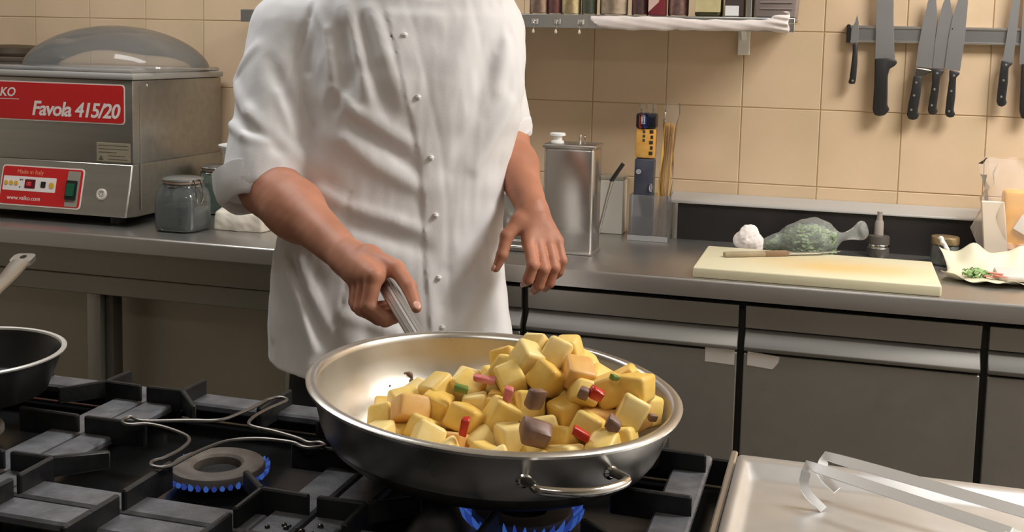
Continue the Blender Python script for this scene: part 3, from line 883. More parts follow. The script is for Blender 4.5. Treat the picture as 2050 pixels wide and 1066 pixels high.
def jacket_d(P):
    d = torso_d(P)
    # shoulders and yoke
    d = smin(d, seg_d(P, (.055, -.90, 1.47), (-.150, -.955, 1.425), .075, .072), .05)
    d = smin(d, seg_d(P, (.055, -.90, 1.47), (.150, -.82, 1.425), .075, .068), .05)
    # chest is fuller, belly softer
    u, v, z = torso_uv(P)
    front = smooth01((v + .02) / .08)
    # flap: one layer of cloth lying over the other, with a crisp edge
    st = smooth01((u - placket_u(z)) / .0035 + .5)
    d = d - .0042 * st * front * smooth01((1.47 - z) / .02)
    # button band: shallow channel alongside the edge
    d = d + .0012 * np.exp(-((u - placket_u(z) - .045) / .006) ** 2) * front
    # sleeves
    sr = seg_d(P, SH_R, EL_R, .096, .082)
    sl = seg_d(P, SH_L, EL_L, .078, .062)
    cr = (P - EL_R.astype(np.float32)) @ CUT_R.astype(np.float32) - .026
    cl = (P - EL_L.astype(np.float32)) @ AX_L.astype(np.float32) - .012
    sr = np.maximum(sr, cr); sl = np.maximum(sl, cl)
    d = smin(d, sr, .022); d = smin(d, sl, .02)
    # armhole seam: a fine groove around the shoulder
    for c, ax in ((np.array([-.150, -.965, 1.40]), np.array([.93, .10, -.22])), (np.array([.135, -.83, 1.40]), np.array([-.90, -.35, -.2]))):
        ax = ax / np.linalg.norm(ax)
        t = (P - c.astype(np.float32)) @ ax.astype(np.float32)
        near = np.exp(-(np.linalg.norm(P - c.astype(np.float32), axis=1) / .16) ** 4)
        d = d + .0035 * np.exp(-(t / .007) ** 2) * near
    for a_, b_, reach, hgt in FOLDS:
        a = np.asarray(a_, np.float32); ab = np.asarray(b_, np.float32) - a
        t = np.clip(((P - a) @ ab) / float(ab @ ab), 0, 1)
        q = P - a - t[:, None] * ab
        r2 = (q * q).sum(1)
        prof = np.sqrt(np.clip(np.sin((.12 + .76 * t) * np.pi), 0, 1))
        d = d - hgt * np.exp(-r2 / reach ** 2) * prof
    d = d + .0030 * vnoise(P, 16, 3) + .0016 * vnoise(P, 38, 5) + .0016 * np.abs(vnoise(P * np.asarray((1.6, 1.6, .7), np.float32), 42, 11))
    # vertical flutes towards the hem
    low = smooth01((1.0 - z) / .25)
    d = d + low * (.0055 * np.sin(u * 46 + 1.2) + .003 * np.sin(u * 83 + z * 6))
    # hem, higher on his right side
    hem = .730 - .14 * u + .006 * np.sin(u * 20)
    d = np.maximum(d, hem - z)
    # neckline: open V at the top
    q = P - np.asarray((.105, -.985, 1.528), np.float32)
    hole = np.sqrt(((q / np.asarray((.058, .08, .045), np.float32)) ** 2).sum(1)) - 1
    d = np.maximum(d, -hole * .045)
    d = np.maximum(d, z - 1.535)
    return d

def build_sdf(name, fn, lo, hi, h, m, parent, it=2, ang=75):
    v, f = sdf_mesh(fn, lo, hi, h)
    v = relax(v, f, it, .5)
    return mesh_obj(name, v.tolist(), f.tolist(), m, parent, ang)

# --- skin: head, neck, two arms with hands -> one mesh
HXv = np.array([.96, .28, .0]); HXv /= np.linalg.norm(HXv); HZv = np.array([-.028, .098, .995]); HZv /= np.linalg.norm(HZv)
G0 = np.array(Bp); AH = np.array(hd)
def hp_(r, u, t): return G0 + AH * t + HXv * r + HZv * u

WR_R = hp_(-.052, .022, .150)
R_FING = {   # mcp, pip, dip, tip with radii: fingers wrap the handle, thumb lies along its top
    'index':  [hp_(-.030, .030, .022), hp_(-.040, -.014, .012), hp_(-.014, -.032, .006), hp_(.012, -.024, .004)],
    'middle': [hp_(-.037, .024, .044), hp_(-.046, -.024, .034), hp_(-.018, -.038, .028), hp_(.012, -.028, .026)],
    'ring':   [hp_(-.043, .014, .064), hp_(-.048, -.028, .056), hp_(-.020, -.038, .050), hp_(.010, -.029, .048)],
    'pinky':  [hp_(-.046, .004, .082), hp_(-.048, -.030, .077), hp_(-.024, -.037, .072), hp_(.002, -.031, .070)]}
R_THUMB = [hp_(-.022, .036, .100), hp_(.012, .034, .050), hp_(.026, .016, .018), hp_(.031, -.006, -.010)]

def arm_r(P):
    d = seg_d(P, EL_R + AX_R * -.05 + np.array([.0, 0.0, 0]), EL_R + np.array([.012, -.006, .005]), .050, .053)
    e = EL_R + np.array([.018, -.010, -.002])
    mid = e + (WR_R - e) * .35
    d = smin(d, seg_d(P, e, mid, .053, .049), .03)
    d = smin(d, seg_d(P, mid, WR_R, .048, .0305), .03)
    d = smin(d, seg_d(P, e + np.array([.0, -.01, -.015]), e + (WR_R - e) * .45 + np.array([0, -.006, -.010]), .040, .036), .03)
    # back of the hand: one spoke per finger
    for k, (nm, rad) in enumerate((('index', .0165), ('middle', .0165), ('ring', .0155), ('pinky', .014))):
        d = smin(d, seg_d(P, WR_R * .8 + R_FING[nm][0] * .2, R_FING[nm][0], .024, rad), .014)
    d = smin(d, seg_d(P, WR_R, R_THUMB[0], .024, .020), .016)
    d = smin(d, seg_d(P, R_THUMB[0], R_THUMB[1], .0185, .0145), .012)
    d = smin(d, seg_d(P, hp_(-.018, .020, .085), hp_(-.020, .022, .045), .018, .015), .012)
    fing = seg_d(P, R_THUMB[1], R_THUMB[2], .0135, .0120)
    fing = smin(fing, seg_d(P, R_THUMB[2], R_THUMB[3], .0120, .0088), .004)
    d = smin(d, fing, .005)
    for nm, r0 in (('index', .0122), ('middle', .0124), ('ring', .0118), ('pinky', .0105)):
        J = R_FING[nm]
        f_ = seg_d(P, J[0], J[1], r0 * 1.18, r0 * 1.04)
        f_ = smin(f_, seg_d(P, J[1], J[2], r0 * 1.04, r0 * .95), .004)
        f_ = smin(f_, seg_d(P, J[2], J[3], r0 * .95, r0 * .74), .004)
        d = smin(d, f_, .0035)
    # knuckle wrinkles and tendon hints
    return d + .0005 * vnoise(P, 120, 2)

E_L = EL_L + np.array([.004, -.006, -.02])
WR_L = np.array([.291, -.935, 1.086])
L_FING = {
    'index':  [(.298, -.985, 1.030), (.318, -1.022, .994), (.309, -1.020, .966), (.296, -1.000, .954)],
    'middle': [(.313, -.972, 1.028), (.335, -1.006, .984), (.325, -1.004, .953), (.312, -.990, .938)],
    'ring':   [(.330, -.958, 1.028), (.350, -.986, .985), (.341, -.984, .955), (.328, -.972, .941)],
    'pinky':  [(.344, -.945, 1.030), (.360, -.965, .996), (.354, -.964, .973), (.345, -.955, .962)]}
L_THUMB = [(.275, -.965, 1.066), (.257, -.992, 1.040), (.253, -1.006, 1.006), (.243, -1.012, .980)]

def arm_l(P):
    m = E_L + (WR_L - E_L) * .4
    d = seg_d(P, EL_L - AX_L * .06, E_L, .044, .046)
    d = smin(d, seg_d(P, E_L, m, .047, .044), .03)
    d = smin(d, seg_d(P, m, WR_L, .043, .0295), .03)
    for nm, rad in (('index', .0145), ('middle', .0145), ('ring', .0138), ('pinky', .0125)):
        b = np.array(L_FING[nm][0]); d = smin(d, seg_d(P, WR_L * .75 + b * .25, b, .021, rad), .012)
    d = smin(d, seg_d(P, WR_L, L_THUMB[0], .022, .017), .014)
    d = smin(d, seg_d(P, L_THUMB[0], L_THUMB[1], .0165, .0130), .010)
    f_ = smin(seg_d(P, L_THUMB[1], L_THUMB[2], .0122, .0112), seg_d(P, L_THUMB[2], L_THUMB[3], .0112, .0078), .004)
    d = smin(d, f_, .005)
    for nm, r0 in (('index', .0112), ('middle', .0114), ('ring', .0108), ('pinky', .0095)):
        J = L_FING[nm]
        f_ = seg_d(P, J[0], J[1], r0 * 1.15, r0)
        f_ = smin(f_, seg_d(P, J[1], J[2], r0, r0 * .93), .004)
        f_ = smin(f_, seg_d(P, J[2], J[3], r0 * .93, r0 * .70), .004)
        d = smin(d, f_, .0032)
    return d + .0005 * vnoise(P, 120, 2)

HC = np.array([.115, -.975, 1.665])      # head centre
fwv = np.array([.30, -.93, -.20]); fwv /= np.linalg.norm(fwv)   # looks down into the pan
sdv = np.cross(np.array([0, 0, 1.]), fwv); sdv = -sdv / np.linalg.norm(sdv); upv = np.cross(sdv, fwv); upv = -upv if upv[2] < 0 else upv
HB = np.stack([sdv, fwv, upv], 1).astype(np.float32)     # columns: side, front, up
def hq(s, f, u): return HC + sdv * s + fwv * f + upv * u
def head_d(P):
    d = ell_d(P, hq(0, -.012, .025), (.074, .095, .095), HB)
    d = smin(d, ell_d(P, hq(0, .025, -.045), (.058, .066, .075), HB), .03)
    d = smin(d, ell_d(P, hq(0, .062, -.092), (.026, .022, .020), HB), .03)
    d = smin(d, seg_d(P, hq(0, .090, .012), hq(0, .112, -.026), .008, .0145), .012)
    for s in (-1, 1):
        d = smin(d, ell_d(P, hq(s * .016, .098, -.028), (.010, .012, .008), HB), .006)
        d = np.maximum(d, -ell_d(P, hq(s * .031, .098, .012), (.017, .014, .010), HB))
        d = smin(d, ell_d(P, hq(s * .031, .077, .012), (.0125, .0125, .0125), HB), .002)
        d = smin(d, seg_d(P, hq(s * .014, .090, .030), hq(s * .046, .078, .028), .006, .005), .010)
        d = smin(d, ell_d(P, hq(s * .078, -.008, .002), (.008, .020, .032), HB), .006)
        d = smin(d, ell_d(P, hq(s * .046, .058, -.016), (.02, .022, .018), HB), .02)
    d = smin(d, ell_d(P, hq(0, .086, -.056), (.022, .010, .0055), HB), .006)
    d = smin(d, ell_d(P, hq(0, .084, -.067), (.019, .010, .0060), HB), .006)
    d = np.maximum(d, -ell_d(P, hq(0, .098, -.0612), (.022, .008, .0014), HB))
    d = smin(d, seg_d(P, hq(0, -.03, -.05), (.062, -.90, 1.47), .056, .062), .03)
    return d

parts = []
for fn, lo, hi, h in ((arm_r, (-.32, -1.52, .90), (.30, -.98, 1.23), .0024), (arm_l, (.10, -1.06, .90), (.40, -.66, 1.32), .0024), (head_d, (-.05, -1.16, 1.42), (.28, -.80, 1.80), .004)):
    v, f = sdf_mesh(fn, lo, hi, h); parts.append((relax(v, f, 2, .4), np.asarray(f)))
vv = []; ff = []; k = 0
for v, f in parts:
    vv += v.tolist(); ff += (f + k).tolist(); k += len(v)
person = mesh_obj('person', vv, ff, SKIN, None, 80)
tag(person, 'person in a white chef jacket with rolled sleeves, holding the large pan by its handle', 'person')

# nails
def nail(c, axis, nrm, w_, l_):
    ax = Vector(axis).normalized(); n_ = Vector(nrm); n_ = (n_ - ax * n_.dot(ax)).normalized(); s_ = ax.cross(n_)
    Mx = Matrix(((s_.x, ax.x, n_.x, c[0]), (s_.y, ax.y, n_.y, c[1]), (s_.z, ax.z, n_.z, c[2]), (0, 0, 0, 1)))
    bm = bmesh.new(); bmesh.ops.create_uvsphere(bm, u_segments=12, v_segments=8, radius=1)
    for v in bm.verts: v.co = Vector((v.co.x * w_, v.co.y * l_, v.co.z * .0022))
    bm.transform(Mx); MB().bm(bm).build('nail', NAIL, person)
tip = Vector(R_THUMB[3]); d_ = tip - Vector(R_THUMB[2])
nn_ = Vector((.35, -.6, .72)); nn_ = (nn_ - d_.normalized() * nn_.dot(d_.normalized())).normalized()
nail(tip + nn_ * .0082 + d_.normalized() * .001, d_, nn_, .0062, .0085)
tip = Vector(L_THUMB[3]); d_ = tip - Vector(L_THUMB[2]); nn_ = Vector((-.55, -.8, .1)); nn_ = (nn_ - d_.normalized() * nn_.dot(d_.normalized())).normalized()
nail(tip + nn_ * .0072, d_, nn_, .0050, .0075)
for nm in ('index', 'middle', 'ring'):
    t0 = Vector(L_FING[nm][3]); d_ = t0 - Vector(L_FING[nm][2]); nn_ = Vector((-.2, -.9, -.3)); nn_ = (nn_ - d_.normalized() * nn_.dot(d_.normalized())).normalized()
    nail(t0 + nn_ * .0066, d_, nn_, .0044, .0065)
# hair and eyes (above the frame)
def hair_d(P):
    d = ell_d(P, hq(0, -.020, .032), (.082, .098, .100), HB)
    cut = (P - hq(0, .052, .030).astype(np.float32)) @ (fwv * .86 - upv * .5).astype(np.float32)
    d = np.maximum(d, cut)
    low = -((P - hq(0, 0, -.035).astype(np.float32)) @ upv.astype(np.float32))
    return np.maximum(d, low) + .002 * vnoise(P, 90, 4)
build_sdf('hair', hair_d, (-.05, -1.12, 1.56), (.28, -.80, 1.84), .005, mat('dark_hair', (.02, .014, .010), .55), person, 1)
for s in (-1, 1):
    c = hq(s * .031, .0835, .012); MB().lathe([(0, -.0085), (.006, -.006), (.0085, 0), (.006, .006), (0, .0085)], c, 14).build('eye', mat('eye', (.5, .48, .45), .2), person)
    c = hq(s * .031, .0915, .012); MB().lathe([(0, -.0035), (.003, -.002), (.0035, 0), (.003, .002), (0, .0035)], c, 12).build('iris', mat('iris', (.03, .018, .01), .2), person)

JLO, JHI = (-.36, -1.20, .70), (.36, -.62, 1.56)
jacket = build_sdf('chef_jacket', jacket_d, JLO, JHI, .0042, CLOTH, person, 2)

# rolled cuffs: turned-up band of cloth with an open mouth
def cuff(name, c, ax, R1, R2, L, th, wob, tilt=(0, 0, 0)):
    ax = Vector(ax).normalized(); u = ax.orthogonal().normalized(); w_ = ax.cross(u); n = 64; rows = []
    prof = [(-L, R1 + .001), (-L * .98, R1 + th), (-L * .5, (R1 + R2) / 2 + th * 1.25), (-.006, R2 + th * 1.05), (.0, R2 + th * .7), (.003, R2 + th * .1), (.0, R2 - th * .5), (-.010, R2 - th * .8), (-L * .6, R1 - th)]
    vv = []; tl = Vector(tilt)
    for t, r in prof:
        for i in range(n):
            a = 2 * PI * i / n
            dr = u * math.cos(a) + w_ * math.sin(a)
            g = 1 + wob * (math.sin(3 * a + 1) * .5 + math.sin(7 * a + t * 60) * .35 + math.sin(13 * a - t * 80) * .2)
            vv.append(Vector(c) + ax * (t + tl.dot(dr) + .003 * math.sin(5 * a + 2)) + dr * (r * g))
    ff = [(j * n + i, j * n + (i + 1) % n, (j + 1) * n + (i + 1) % n, (j + 1) * n + i) for j in range(len(prof) - 1) for i in range(n)]
    b = MB(); b.add(vv, ff); o = b.build(name, CLOTH, person, 70); return o
cuff('sleeve_cuff', EL_R + AX_R * .040, CUT_R, .078, .069, .062, .0085, .035)
cuff('sleeve_cuff', EL_L + AX_L * .018, AX_L, .060, .055, .035, .005, .03)

# cloth-knot buttons along the flap
def on_cloth(u, z, fn=jacket_d):
    """point on the front of the jacket at lateral u and height z"""
    cx = float(np.interp(z, ROWS[:, 0], ROWS[:, 1])); cy = float(np.interp(z, ROWS[:, 0], ROWS[:, 2]))
    ts = np.linspace(.30, .02, 240)
    P = np.array([[cx, cy, z]]) + u * e1 + ts[:, None] * nf
    d = fn(P.astype(np.float32)); k = int(np.argmax(d < 0)); return Vector(P[k])
for z in (1.415, 1.300, 1.186, 1.075, .955, .860):
    u = float(placket_u(z)) + .024
    c = on_cloth(u, z); n_ = Vector(nf.tolist())
    b = MB()
    b.lathe([(.0, -.0052), (.0040, -.0040), (.0058, 0), (.0040, .0040), (0, .0052)], c + n_ * .0010, 16)
    o = b.build('button', mat('button_knot', (.80, .78, .76), .45), person)
    u2 = float(placket_u(z)); p0 = on_cloth(u2 + .006, z) + n_ * .0012; p1 = on_cloth(u2 + .018, z) + n_ * .0012
# mandarin collar stub
b = MB()
prof = [(.064, 1.475), (.063, 1.525), (.059, 1.528), (.058, 1.475)]
vv = []; n = 40
for r, z in prof:
    for i in range(n):
        a = PI * 2 * i / (n - 1) * .86 - PI / 2 + .72
        vv.append((.070 + r * math.cos(a) * 1.05, -.925 + r * math.sin(a) * 1.05 , z))
ff = [(j * n + i, j * n + i + 1, (j + 1) % 4 * n + i + 1, (j + 1) % 4 * n + i) for j in range(4) for i in range(n - 1)]
b.add(vv, ff); b.build('collar', CLOTH, person, 60)
b = MB(); b.tube(open_pts([(.05, -.985, 1.530), (.078, -.998, 1.498), (.088, -1.004, 1.486), (.108, -.998, 1.498), (.13, -.975, 1.525)], 6), .0045, 8); b.build('neckerchief', mat('red_cotton', rgb(130, 30, 28), .8), person)

# trousers and shoes
TROU = mat('black_trousers', (.016, .015, .017), .75, bump=.1, bscale=300)
def trouser_d(P):
    d = ell_d(P, (-.01, -.915, .86), (.185, .125, .15))
    u_ = np.array(e1); 
    for s in (-1, 1):
        hipj = np.array([-.012, -.915, .86]) + s * .095 * u_
        kn = np.array([-.03, -.93, .47]) + s * .115 * u_; an = np.array([-.03, -.90, .10]) + s * .125 * u_
        d = smin(d, seg_d(P, hipj, kn, .098, .075), .04); d = smin(d, seg_d(P, kn, an, .074, .066), .03)
    d = d + .003 * vnoise(P, 22, 8)
    return np.maximum(d, .075 - P[:, 2])
build_sdf('trousers', trouser_d, (-.34, -1.12, .04), (.30, -.70, 1.02), .009, TROU, person, 2)
for s in (-1, 1):
    an = np.array([-.03, -.90, .07]) + s * .125 * e1.astype(float); toe = an + nf.astype(float) * .15
    def shoe_d(P, an=an, toe=toe):
        d = seg_d(P, an + np.array([0, 0, -.02]), toe + np.array([0, 0, -.032]), .052, .044)
        d = smin(d, seg_d(P, an - nf * .04 + np.array([0, 0, -.02]), an + np.array([0, 0, .02]), .045, .05), .03)
        return np.maximum(d, .002 - P[:, 2])
    lo = np.minimum(an, toe) - .1; hi = np.maximum(an, toe) + .1; lo[2] = -.02
    build_sdf('shoe', shoe_d, lo, hi, .007, mat('black_shoe', (.012, .012, .012), .4), person, 1)
# ------------------------------------------------------------------ frying pan on the left
fp = thing('frying_pan', 'black frying pan with pale rim and steel handle, at the left edge of the range', 'pan', (-.288, -1.775, .906))
FB = mat('pan_black', (.010, .0095, .0095), .35, 0, rvar=.1, bscale=20)
c = (-.288, -1.775, 0)
b = MB(); b.lathe([(0, .910), (.095, .910), (.104, .914), (.122, .958), (.1255, .9635)], c, 72); b.f = [f for f in b.f if len(f) == 4]
b.lathe([(.1265, .960), (.124, .952), (.107, .908), (.098, .906), (0, .906)], c, 72); b.f = [f for f in b.f if len(f) == 4]
bd = b.build('pan_body', FB, fp, 50)
MB().lathe([(.1250, .9630), (.1262, .9655), (.1305, .9662), (.1328, .9650), (.1325, .9630), (.1268, .9600)], c, 72, close=True).build('rim', mat('pan_rim', (.72, .70, .66), .42, .7), fp)
MB().lathe([(.0, .0065), (.03, .0062), (.05, .0040), (.058, .0)], (-.315, -1.80, .911), 40, sq=.12).build('melted_butter', mat('butter', (.72, .66, .50), .3), fp)
hdp = open_pts([(-.372, -1.672, .958), (-.398, -1.630, .968), (-.440, -1.555, .979), (-.485, -1.455, .990), (-.508, -1.405, .998), (-.515, -1.388, 1.001)], 6)
b = MB(); n_ = len(hdp)
b.tube(hdp, [.011 + .006 * min(1, i / (n_ * .8)) for i in range(n_)], 16, ry=.0075, upv=(0, 0, 1)); hh = b.build('handle', STEELR, fp)
d_ = (Vector(hdp[-1]) - Vector(hdp[-5])).normalized(); tipc = Vector(hdp[-1])
sx = Vector((0, 0, 1)).cross(d_).normalized()
# flat end plate with a hanging hole (ring of quads)
vv = []; ff = []; n = 28; nz = d_.cross(sx) * -1; nz = nz if nz.z > 0 else -nz
cen = tipc + d_ * .012
for lvl in (.0045, -.0045):
    for k in range(n):
        a = 2 * PI * k / n; ca, sa = math.cos(a), math.sin(a)
        sq = 1 / (abs(ca) ** 4 + abs(sa) ** 4) ** .25
        vv.append(cen + sx * (.0185 * ca * sq) + d_ * (.022 * sa * sq) + nz * lvl)
    for k in range(n):
        a = 2 * PI * k / n; vv.append(cen + sx * (.0055 * math.cos(a)) + d_ * (.0095 * math.sin(a) + .004) + nz * lvl)
for k in range(n):
    k2 = (k + 1) % n
    ff += [(k, k2, n + k2, n + k), (2 * n + k2, 2 * n + k, 3 * n + k, 3 * n + k2), (k2, k, 2 * n + k, 2 * n + k2), (n + k, n + k2, 3 * n + k2, 3 * n + k)]
b = MB(); b.add(vv, ff); b.build('hanging_end', STEELR, fp)
MB().box(-.390, -.354, -1.682, -1.660, .944, .962, .003, 1).build('handle_bracket', STEELR, fp)

# ------------------------------------------------------------------ vacuum machine
vm = thing('vacuum_sealer', 'steel countertop vacuum sealer with red panels and clear domed lid', 'machine', (-1.28, -.27, .9))
VX0, VX1 = -1.64, -.923
VST = mat('sealer_steel', (.45, .43, .39), .36, .9, var=.08, vscale=1.6, bump=.04, bscale=40, stretch=(1, 30, 30), rvar=.05)
MB().box(VX0, VX1, -.470, -.030, 1.062, 1.284, .004, 2).build('upper_body', VST, vm)
b = MB(); b.prism([(-.470, 1.063), (-.503, .926), (-.450, .922), (-.030, .922), (-.030, 1.063)], 'x', VX0 + .001, VX1 - .001, .003, seg=1)
b.build('lower_body', VST, vm)
MB().box(VX0 - .004, VX1 + .006, -.476, -.026, 1.285, 1.302, .005, 2).build('top_frame', mat('ledge_steel', (.60, .57, .53), .5, .35), vm)
MB().box(VX0 + .004, VX1 - .004, -.468, -.034, 1.3025, 1.313, .004, 2).build('lid_flange', film('lid_flange_acrylic', (.85, .85, .83), .30, .1, .3), vm)
MB().box(VX1, VX1 + .0012, -.440, -.434, .94, 1.270).build('side_seam', STEELR, vm)
MB().lathe([(.0045, 0), (.0045, .002), (.003, .003), (0, .003)], (VX1, -.405, 1.270), 10, Matrix.Rotation(PI / 2, 3, 'Y').to_4x4()).build('side_screw', STEELP, vm)
for fx in (VX0 + .05, VX1 - .06):
    for fy in (-.455, -.08):
        MB().lathe([(.018, 0), (.020, .004), (.018, .022)], (fx, fy, .9003), 14).build('foot', BLACK, vm)
# clear dome
LC = (-1.125, -.25); n1, n2 = 48, 16; vv = []; ff = []
for j in range(n2 + 1):
    t = j / n2
    for i in range(n1):
        a = 2 * PI * i / n1; ca, sa = math.cos(a), math.sin(a); g = 1 / (abs(ca) ** 3 + abs(sa) ** 3) ** (1 / 3)
        k = math.cos(t * PI / 2) ** 1.0
        vv.append((LC[0] + .245 * g * ca * k, LC[1] + .195 * g * sa * k, 1.313 + .115 * math.sin(t * PI / 2) ** 1.25))
for j in range(n2):
    for i in range(n1):
        i2 = (i + 1) % n1; ff.append((j * n1 + i, j * n1 + i2, (j + 1) * n1 + i2, (j + 1) * n1 + i))
b = MB(); b.add(vv, ff); b.build('domed_lid', film('lid_acrylic', (.80, .79, .76), .13, .06, .28), vm, 70)
b = MB(); b.prism([(-.02, -.02), (.02, -.02), (.02, .02), (-.02, .02)], 'z', 1.3135, 1.3137)
# red panels
RED = mat('red_label', rgb(196, 34, 34), .35, 0, spec=.5)
PINK = mat('label_white', rgb(232, 214, 206), .4)
def rrect(x0, x1, z0, z1, r, n=5):
    out = []
    for cx, cz, a0 in ((x1 - r, z1 - r, 0), (x0 + r, z1 - r, PI / 2), (x0 + r, z0 + r, PI), (x1 - r, z0 + r, 1.5 * PI)):
        for k in range(n): a = a0 + PI / 2 * k / (n - 1); out.append((cx + r * math.cos(a), cz + r * math.sin(a)))
    return out
yf = -.470
MB().prism(rrect(-1.52, -.9455, 1.1675, 1.2725, .010), 'y', yf - .0010, yf + .001).build('label_border', PINK, vm)
lab = MB().prism(rrect(-1.517, -.9485, 1.1705, 1.2695, .009), 'y', yf - .0016, yf + .001).build('name_panel', RED, vm)
WH = mat('print_white', rgb(236, 224, 218), .45)
put_text('lettering', 'Favola 415/20', .0535, (-1.236, yf - .0018, 1.1835), (1, 0, 0), (0, 0, 1), WH, lab, shear=.22, offset=.0012, spacing=.92, extrude=.0002)
put_text('lettering', 'KO', .034, (-1.338, yf - .0018, 1.231), (1, 0, 0), (0, 0, 1), WH, lab, shear=.25, offset=.0006, extrude=.0002)
MB().box(-1.345, -1.275, yf - .0019, yf - .0015, 1.2225, 1.2245).build('small_print_line', PINK, lab)
# rating plate
pl = MB().box(-1.034, -.931, yf - .0012, yf + .001, 1.0675, 1.118, .0005, 1).build('rating_plate', mat('plate_grey', rgb(168, 158, 136), .4, .3), vm)
INKG = mat('plate_ink', rgb(96, 88, 74), .6)
for k, (xa, xb) in enumerate(((-1.028, -.938), (-1.028, -.936), (-1.028, -.972), (-.998, -.945), (-1.000, -.938))):
    z = 1.110 - k * .009; MB().box(xa, xb, yf - .0015, yf - .001, z, z + .0016).build('print_line', INKG, pl)
MB().prism([(-1.028, 1.0715), (-1.012, 1.0715), (-1.020, 1.0855)], 'y', yf - .0015, yf - .001).build('warning_triangle', INKG, pl)
# control panel on the sloped lower front: local frame
O = Vector((VX1, -.470, 1.063)); dn = Vector((0, -.033, -.137)).normalized(); pn = Vector((0, -.137, .033)).normalized()
pn = Vector((0, -1, .24)).normalized()
def sp(x, s, h=0.0): return Vector((x, 0, 0)) + Vector((0, O.y, O.z)) + dn * s + pn * h
def panel(name, outline, h0, h1, m, parent):
    vv = [sp(x, s, h0) for x, s in outline] + [sp(x, s, h1) for x, s in outline]; n = len(outline)
    ff = [tuple(range(n)), tuple(range(2 * n - 1, n - 1, -1))] + [(i, (i + 1) % n, n + (i + 1) % n, n + i) for i in range(n)]
    b = MB(); b.add(vv, ff); return b.build(name, m, parent)
panel('control_border', rrect(-1.327, -1.066, .019, .128, .010), -.001, .0010, PINK, vm)
cp = panel('control_panel', rrect(-1.323, -1.070, .0225, .1245, .008), .0, .0016, RED, vm)
panel('control_border', rrect(-1.60, -1.338, .019, .128, .010), -.001, .0010, PINK, vm)
cp2 = panel('control_panel', rrect(-1.596, -1.342, .0225, .1245, .008), .0, .0016, RED, vm)
panel('button_strip', rrect(-1.318, -1.150, .049, .088, .002), .001, .0021, WH, cp)
YEL = mat('button_yellow', rgb(214, 170, 60), .4)
for x in (-1.308, -1.292, -1.276): panel('push_button', rrect(x - .006, x + .006, .062, .074, .0055), .002, .0034, YEL, cp)
panel('display', rrect(-1.248, -1.215, .056, .080, .002), .002, .0030, mat('display_red', rgb(96, 14, 26), .2), cp)
put_text('display_digits', '00', .016, sp(-1.2425, .0735, .0031), (1, 0, 0), -dn, emit('led_red', (1, .05, .06), .8), cp, extrude=.0001)
panel('push_button', rrect(-1.197, -1.182, .060, .076, .002), .002, .0034, BLACK, cp)
panel('push_button', rrect(-1.171, -1.155, .061, .077, .007), .002, .0034, YEL, cp)
for x in (-1.263, -1.257, -1.263): panel('indicator', rrect(x - .002, x + .002, .056, .060, .0015), .002, .0028, INKG, cp)
panel('indicator', rrect(-1.265, -1.261, .076, .080, .0015), .002, .0028, INKG, cp)
put_text('lettering', 'Made in Italy', .0165, sp(-1.278, .0415, .0017), (1, 0, 0), -dn, mat('print_orange', rgb(226, 150, 110), .5), cp, extrude=.0001)
put_text('lettering', 'www.valko.com', .0165, sp(-1.300, .1125, .0017), (1, 0, 0), -dn, WH, cp, extrude=.0001)
panel('switch_label', rrect(-1.116, -1.077, .027, .122, .003), .001, .0021, mat('switch_grey', rgb(150, 142, 130), .5), cp)
sw = panel('switch_frame', rrect(-1.116, -1.083, .052, .104, .003), .002, .0060, BLACK, cp)
panel('power_switch', rrect(-1.111, -1.088, .060, .094, .002), .006, .0095, mat('switch_green', rgb(28, 88, 62), .3), cp)
b = MB(); b.lathe([(.0155, 0), (.0155, .003), (.013, .0045), (.010, .0045), (.0095, .003), (0, .003)], (0, 0, 0), 28)
Rm = pn.to_track_quat('Z', 'Y').to_matrix().to_4x4(); cc = sp(-1.006, .083, .0)
b.v = [tuple(cc + Rm @ Vector(p)) for p in b.v]; b.build('round_port', mat('port_white', rgb(206, 196, 184), .5), vm)
for k in range(6):
    a = k * PI / 3; p = sp(-1.006 + .0055 * math.cos(a), .083 + .0055 * math.sin(a), .0031)
    MB().box(p.x - .001, p.x + .001, p.y - .001, p.y + .001, p.z - .001, p.z + .001).build('port_hole', INKG, vm)

